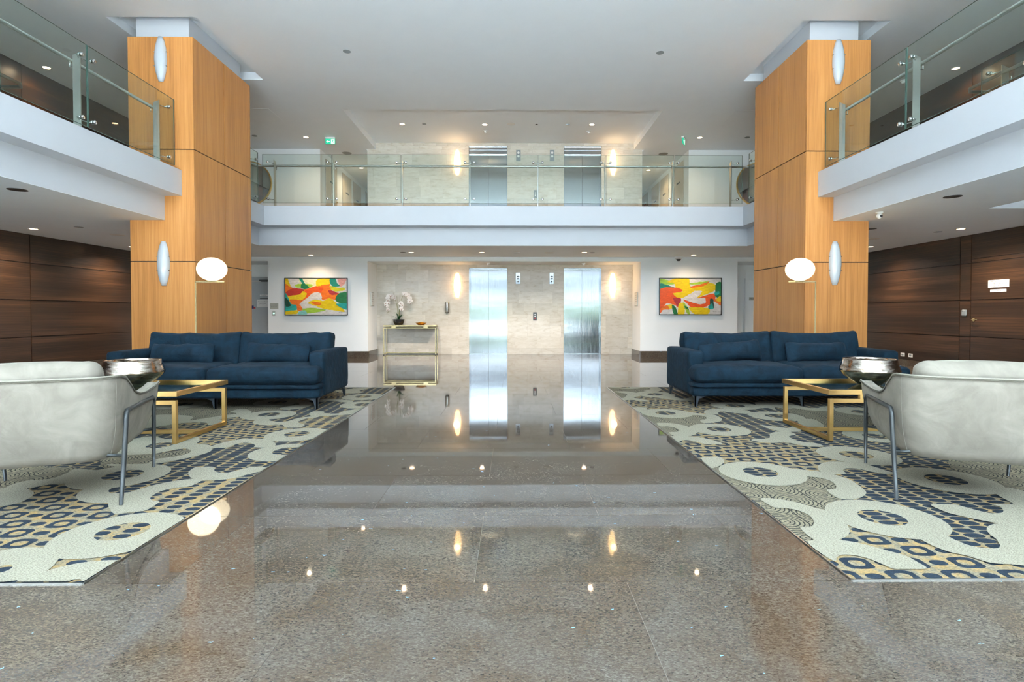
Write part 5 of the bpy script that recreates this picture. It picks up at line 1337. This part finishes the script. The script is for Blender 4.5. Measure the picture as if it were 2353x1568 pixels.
# fire door in the right veneer wall
d3 = struct(empty('door_11', (XR, 8.74, 0)), 'dark veneer fire door flush in the right wall')
for a_, b_ in ((.13, .647), (.653, 1.276), (1.282, 1.905), (1.915, 1.975)):
    box('door_leaf' if a_ < .2 else 'leaf_panel', (-.012, -.51, a_ + .004), (0, .51, b_ - .003), 'walnut', d3)
hz = on(2240, 735, 'X', XR)
m = MB(); m.disc((-.018, 0, 0), .03, 'x', t=.012); m.tube([(-.02, 0, 0), (-.06, 0, 0), (-.065, -.02, 0), (-.065, -.13, 0)], .009, 8); m.build('handle', 'pale_brass', d3, (0, hz.y - 8.74, hz.z))
def rsign(x0, y0_, x1, y1_, label, lines, size, lead):
    a, b = on(x0, y1_, 'X', XR), on(x1, y0_, 'X', XR); hy = abs(a.y - b.y) / 2; zc_ = on((x0 + x1) / 2, (y0_ + y1_) / 2, 'X', XR)
    hh = (y1_ - y0_) / 2 / F * zc_.y
    o = tag(empty('door_plate', (XR - .012, zc_.y, zc_.z)), label, 'sign')
    box('plate', (-.003, -hy, -hh), (0, hy, hh), 'paper', o)
    for i, t_ in enumerate(lines): text(t_, size, 'ink', o, (-.0038, 0, (len(lines) - 1) * lead / 2 - i * lead), FACE_NEGX, sx=1.1)
rsign(2272, 643, 2320.5, 660.5, 'cream fire safety sign on the dark door in the right wall', ['FIRE SAFETY DOOR', 'DO NOT OBSTRUCT', 'DO NOT KEEP OPEN'], .031, .036)
rsign(2277, 665, 2314, 671, 'thin cream car park strip below the fire safety sign', ['To Car Park'], .030, .03)
a = on(2219.5, 719.5, 'X', XR); o = tag(empty('card_reader', (XR - .012, a.y, a.z)), 'grey card reader on the dark wall beside the fire door', 'card reader')
m = MB(); softbox(m, (-.018, 0, 0), (.036, .09, .115), .016, n=(4, 6, 6)); m.build('casing', 'greyplastic', o); MB().disc((-.038, .02, .03), .005, 'x').build('indicator_led', 'black', o)
for i, x in enumerate((2076, 2094)):
    a = on(x, 817.5, 'X', XR)
    o = tag(empty('power_outlet', (XR - .012, a.y, .155 + .065)), ('white double power outlet low on the dark wall, nearer the sofa', 'white data outlet low on the dark wall, nearer the armchair')[i], 'outlet', 'wall outlets')
    box('plate', (-.008, -.055, -.036), (0, .055, .036), 'plastic', o, .002); box('socket_face', (-.010, -.03, -.018), (-.008, .03, .018), 'greyplastic', o)

# ================================================================== CEILING FITTINGS
def spot(x, y, z, power, parent, size=R(150), blend=1.0, tilt=(0, 0), col=(1, .72, .46)):
    l = bpy.data.lights.new('downlight_beam', 'SPOT'); l.energy = power; l.color = col; l.spot_size = size; l.spot_blend = blend; l.shadow_soft_size = .04
    q = bpy.data.objects.new('downlight_beam', l); COL.objects.link(q); q.parent = parent; q.location = (0, 0, -.02); q.rotation_euler = (tilt[0], tilt[1], 0)
def downlight(px_, py_, z, label, lit=True, power=55, r=.055, col=(1, .72, .46)):
    p = on(px_, py_, 'Z', z)
    o = tag(empty('downlight', (p.x, p.y, z)), label, 'downlight', 'recessed ceiling downlights')
    MB().lathe([(r, 0), (r, -.006), (r + .014, -.006), (r + .014, 0)], seg=28, smooth=False).build('trim_ring', 'white', o)
    MB().disc((0, 0, -.002), r, 'z', 28).build('lamp_face', 'downlight' if lit else 'greyplastic', o)
    if lit: spot(p.x, p.y, z, power, o, col=col)
    return o
P1 = 26
downlight(924, 285, 5.40, 'lit downlight, leftmost of three in the coffer above the upper lifts', power=P1)
downlight(1114, 286, 5.40, 'lit downlight, middle of three in the coffer above the upper lifts', power=P1)
downlight(1360, 286, 5.40, 'lit downlight, rightmost of three in the coffer above the upper lifts', power=P1)
downlight(703, 315, ZC, 'lit atrium downlight left of the green exit sign', power=P1)
downlight(1608, 316, ZC, 'lit atrium downlight right of the angled green exit sign', power=P1)
downlight(107, 155, ZC, 'lit downlight over the upper left landing near the dark wall', power=P1)
downlight(2196, 157, ZC, 'lit downlight over the upper right landing near the dark wall', power=P1)
downlight(830, 386, ZC, 'lit downlight inside the left upper corridor', power=P1)
downlight(1490, 391, ZC, 'lit downlight inside the right upper corridor', power=P1)

downlight(714, 586, ZL, 'lit low ceiling downlight above the left painting', power=20)
downlight(945, 580, ZL, 'pale lit low ceiling downlight above the console table', power=120, col=(1, .86, .72))
downlight(1107, 580, ZL, 'lit low ceiling downlight in front of the left ground floor lift', power=170, col=(1, .86, .72))
downlight(1343, 580, ZL, 'lit low ceiling downlight in front of the right ground floor lift', power=170, col=(1, .86, .72))
downlight(1594, 586, ZL, 'lit low ceiling downlight above the right painting', power=20)
downlight(77, 526, ZL, 'lit low ceiling downlight beside the left dark wall', power=150, col=(1, .84, .68))
downlight(2208, 526, ZL, 'lit low ceiling downlight beside the right dark wall', power=150, col=(1, .84, .68))
downlight(1999, 567, ZL, 'lit low ceiling downlight just behind the right column', power=150, col=(1, .84, .68))
downlight(1187, 581, ZL, 'unlit low ceiling downlight between the lifts', lit=False)
# one more sits behind the left column; its sheen shows on the dark wall
o = tag(empty('downlight', (-7.70, 11.1, ZL)), 'lit low ceiling downlight just behind the left column', 'downlight', 'recessed ceiling downlights')
MB().lathe([(.055, 0), (.055, -.006), (.069, -.006), (.069, 0)], seg=28, smooth=False).build('trim_ring', 'white', o)
MB().disc((0, 0, -.002), .055, 'z', 28).build('lamp_face', 'downlight', o)
spot(0, 0, 0, 150, o, col=(1, .84, .68))
def grille(px_, py_, z, label, r=.07, m='greyplastic', cat='speaker', name='ceiling_speaker'):
    p = on(px_, py_, 'Z', z); o = tag(empty(name, (p.x, p.y, z)), label, cat)
    MB().lathe([(r * .8, 0), (r * .8, -.004), (r, -.004), (r, 0)], seg=28, smooth=False).build('trim_ring', m if m != 'black' else 'gunmetal', o)
    MB().disc((0, 0, -.0015), r * .8, 'z', 24, t=.003).build('grille', 'plastic' if m == 'plastic' else m, o)
grille(797, 118, ZC, 'small round grey disc on the atrium ceiling, left one near the front', .06)
grille(1517, 121, ZC, 'small round grey disc on the atrium ceiling, right one near the front', .06)
grille(585, 312, ZC, 'small round grey disc on the atrium ceiling beside the left column', .06)
grille(1717, 316, ZC, 'small round grey disc on the atrium ceiling beside the right column', .06)
grille(797, 352, ZC, 'round ceiling speaker at the mouth of the left upper corridor', .12, 'greyplastic')
grille(1524, 354, ZC, 'round ceiling speaker at the mouth of the right upper corridor', .12, 'greyplastic')
grille(975, 285, 5.40, 'small grey disc in the coffer beside its leftmost downlight', .05)
grille(1305, 286, 5.40, 'small grey disc in the coffer beside its rightmost downlight', .05)
grille(1174, 285, 5.40, 'large pale round speaker in the middle of the coffer', .09, 'plastic')
grille(1233, 286, 5.40, 'tiny dark sprinkler in the coffer', .03, 'gunmetal', 'sprinkler', 'sprinkler')
grille(926, 580, ZL, 'dark round fitting on the low ceiling above the console table', .06, 'gunmetal')
grille(1262, 581, ZL, 'pale round speaker on the low ceiling between the ground floor lifts', .12, 'plastic')
grille(1361, 581, ZL, 'dark round fitting on the low ceiling in front of the right lift', .06, 'gunmetal')
grille(40, 436, ZL, 'black ringed speaker on the low left ceiling nearest the front', .09, 'black')
grille(2189, 452, ZL, 'black ringed speaker on the low right ceiling nearest the front', .09, 'black')
grille(181, 522, ZL, 'small grey disc on the low left ceiling', .06)
grille(270, 540, ZL, 'pale round speaker on the low left ceiling beside the column', .11, 'plastic')
grille(2155, 533, ZL, 'small grey disc on the low right ceiling near the dark wall', .06)
grille(2003, 526, ZL, 'dark round fitting on the low right ceiling beside the column', .07, 'gunmetal')
grille(2006, 549, ZL, 'pale round speaker on the low right ceiling beside the column', .10, 'plastic')
def detector(px_, py_, z, label):
    p = on(px_, py_, 'Z', z); o = tag(empty('smoke_detector', (p.x, p.y, z)), label, 'smoke detector')
    MB().lathe([(.0001, 0), (.055, 0), (.055, -.015), (.05, -.02), (.0001, -.02)], seg=24).build('base', 'plastic', o)
    MB().lathe([(.035, -.02), (.038, -.035), (.03, -.05), (.0001, -.052)], seg=20).build('sensor_head', 'plastic', o)
detector(1116, 301, 5.40, 'smoke detector in the coffer in front of the upper left lift')
detector(1353, 302, 5.40, 'smoke detector in the coffer in front of the upper right lift')
detector(245, 184, ZC, 'smoke detector on the upper left ceiling seen through the glass')
detector(2077, 185, ZC, 'smoke detector on the upper right ceiling seen through the glass')
detector(1121, 605, 2.30, 'smoke detector on the niche ceiling in front of the left lift')
detector(1341, 605, 2.30, 'smoke detector on the niche ceiling in front of the right lift')
# exit signs
def exit_sign(px_, py_, rz, label, arrow):
    p = on(px_, py_, 'Z', ZC); o = tag(empty('exit_sign', (p.x, p.y, ZC), rz), label, 'exit sign')
    w_, h_ = .115, .125
    box('ceiling_mount', (-w_, -.03, -.035), (w_, .03, 0), 'plastic', o)
    box('sign_panel', (-w_, -.012, -.035 - h_), (w_, .012, -.035), 'exit_green', o)
    for s in (-1, 1):
        m = MB(); y = s * .0127
        m.box(.02, y - .0004, -.15, .105, y + .0004, -.045)
        zc_ = -.098
        m.face([(-.095, y, zc_), (-.06, y, zc_ + .032), (-.06, y, zc_ - .032)]); m.box(-.06, y - .0004, zc_ - .01, -.01, y + .0004, zc_ + .01)
        m.build('pictogram', 'exit_white', o)
        m = MB(); y = s * .0135
        m.disc((.062, y, -.062), .008, 'y', 12, t=.001); m.box(.052, y - .0004, -.105, .070, y + .0004, -.073); m.box(.035, y - .0004, -.088, .088, y + .0004, -.080); m.box(.045, y - .0004, -.138, .055, y + .0004, -.105); m.box(.065, y - .0004, -.125, .085, y + .0004, -.113)
        m.build('running_figure', 'exit_green', o)
exit_sign(759, 316, 0, 'green exit sign with a left arrow hanging from the left atrium ceiling', -1)
exit_sign(1571, 316, R(62), 'green exit sign turned sideways hanging from the right atrium ceiling', 1)
# cameras
p = on(1557, 588, 'Y', YW - .02); o = tag(empty('dome_camera', (p.x, YW - .10, ZL)), 'white dome camera on the low ceiling edge above the right painting', 'camera')
MB().lathe([(.0001, 0), (.085, 0), (.085, -.03), (.07, -.055), (.0001, -.055)], seg=28).build('housing', 'plastic', o)
MB().lathe([(.055, -.05), (.05, -.08), (.03, -.098), (.0001, -.103)], seg=24).build('dome', 'black', o)
p = on(2021, 488, 'Z', ZL); o = tag(empty('security_camera', (p.x, p.y, ZL)), 'small white eyeball camera on the low ceiling right of the right column', 'camera')
MB().lathe([(.0001, 0), (.045, 0), (.045, -.012), (.03, -.02), (.0001, -.02)], seg=24).build('mount', 'plastic', o)
MB().lathe([(max(.0001, .038 * math.sin(PI * i / 12)), -.05 - .038 * math.cos(PI * i / 12)) for i in range(13)], seg=24).build('eyeball', 'plastic', o)
MB().disc((0, -.036, -.055), .016, 'y', t=.01).build('lens', 'black', o)
# access hatch outlines
for n_, (x, y) in enumerate(((-5.3, 11.6), (4.9, 11.6))):
    o = struct(empty('trim_%d' % (n_ + 1), (x, y, ZC)), 'flush access hatch in the atrium ceiling'); box('hatch_cover', (-.3, -.35, -.003), (.3, .35, 0), 'ceiling', o)

# lettering becomes plain meshes
bpy.context.view_layer.update()
dg = bpy.context.evaluated_depsgraph_get()
for o in [q for q in COL.objects if q.type == 'FONT']:
    me = bpy.data.meshes.new_from_object(o.evaluated_get(dg)); n = bpy.data.objects.new('lettering', me)
    COL.objects.link(n); n.parent = o.parent; n.location = o.location; n.rotation_euler = o.rotation_euler; n.scale = o.scale
    nm = o.name; bpy.data.objects.remove(o); n.name = nm
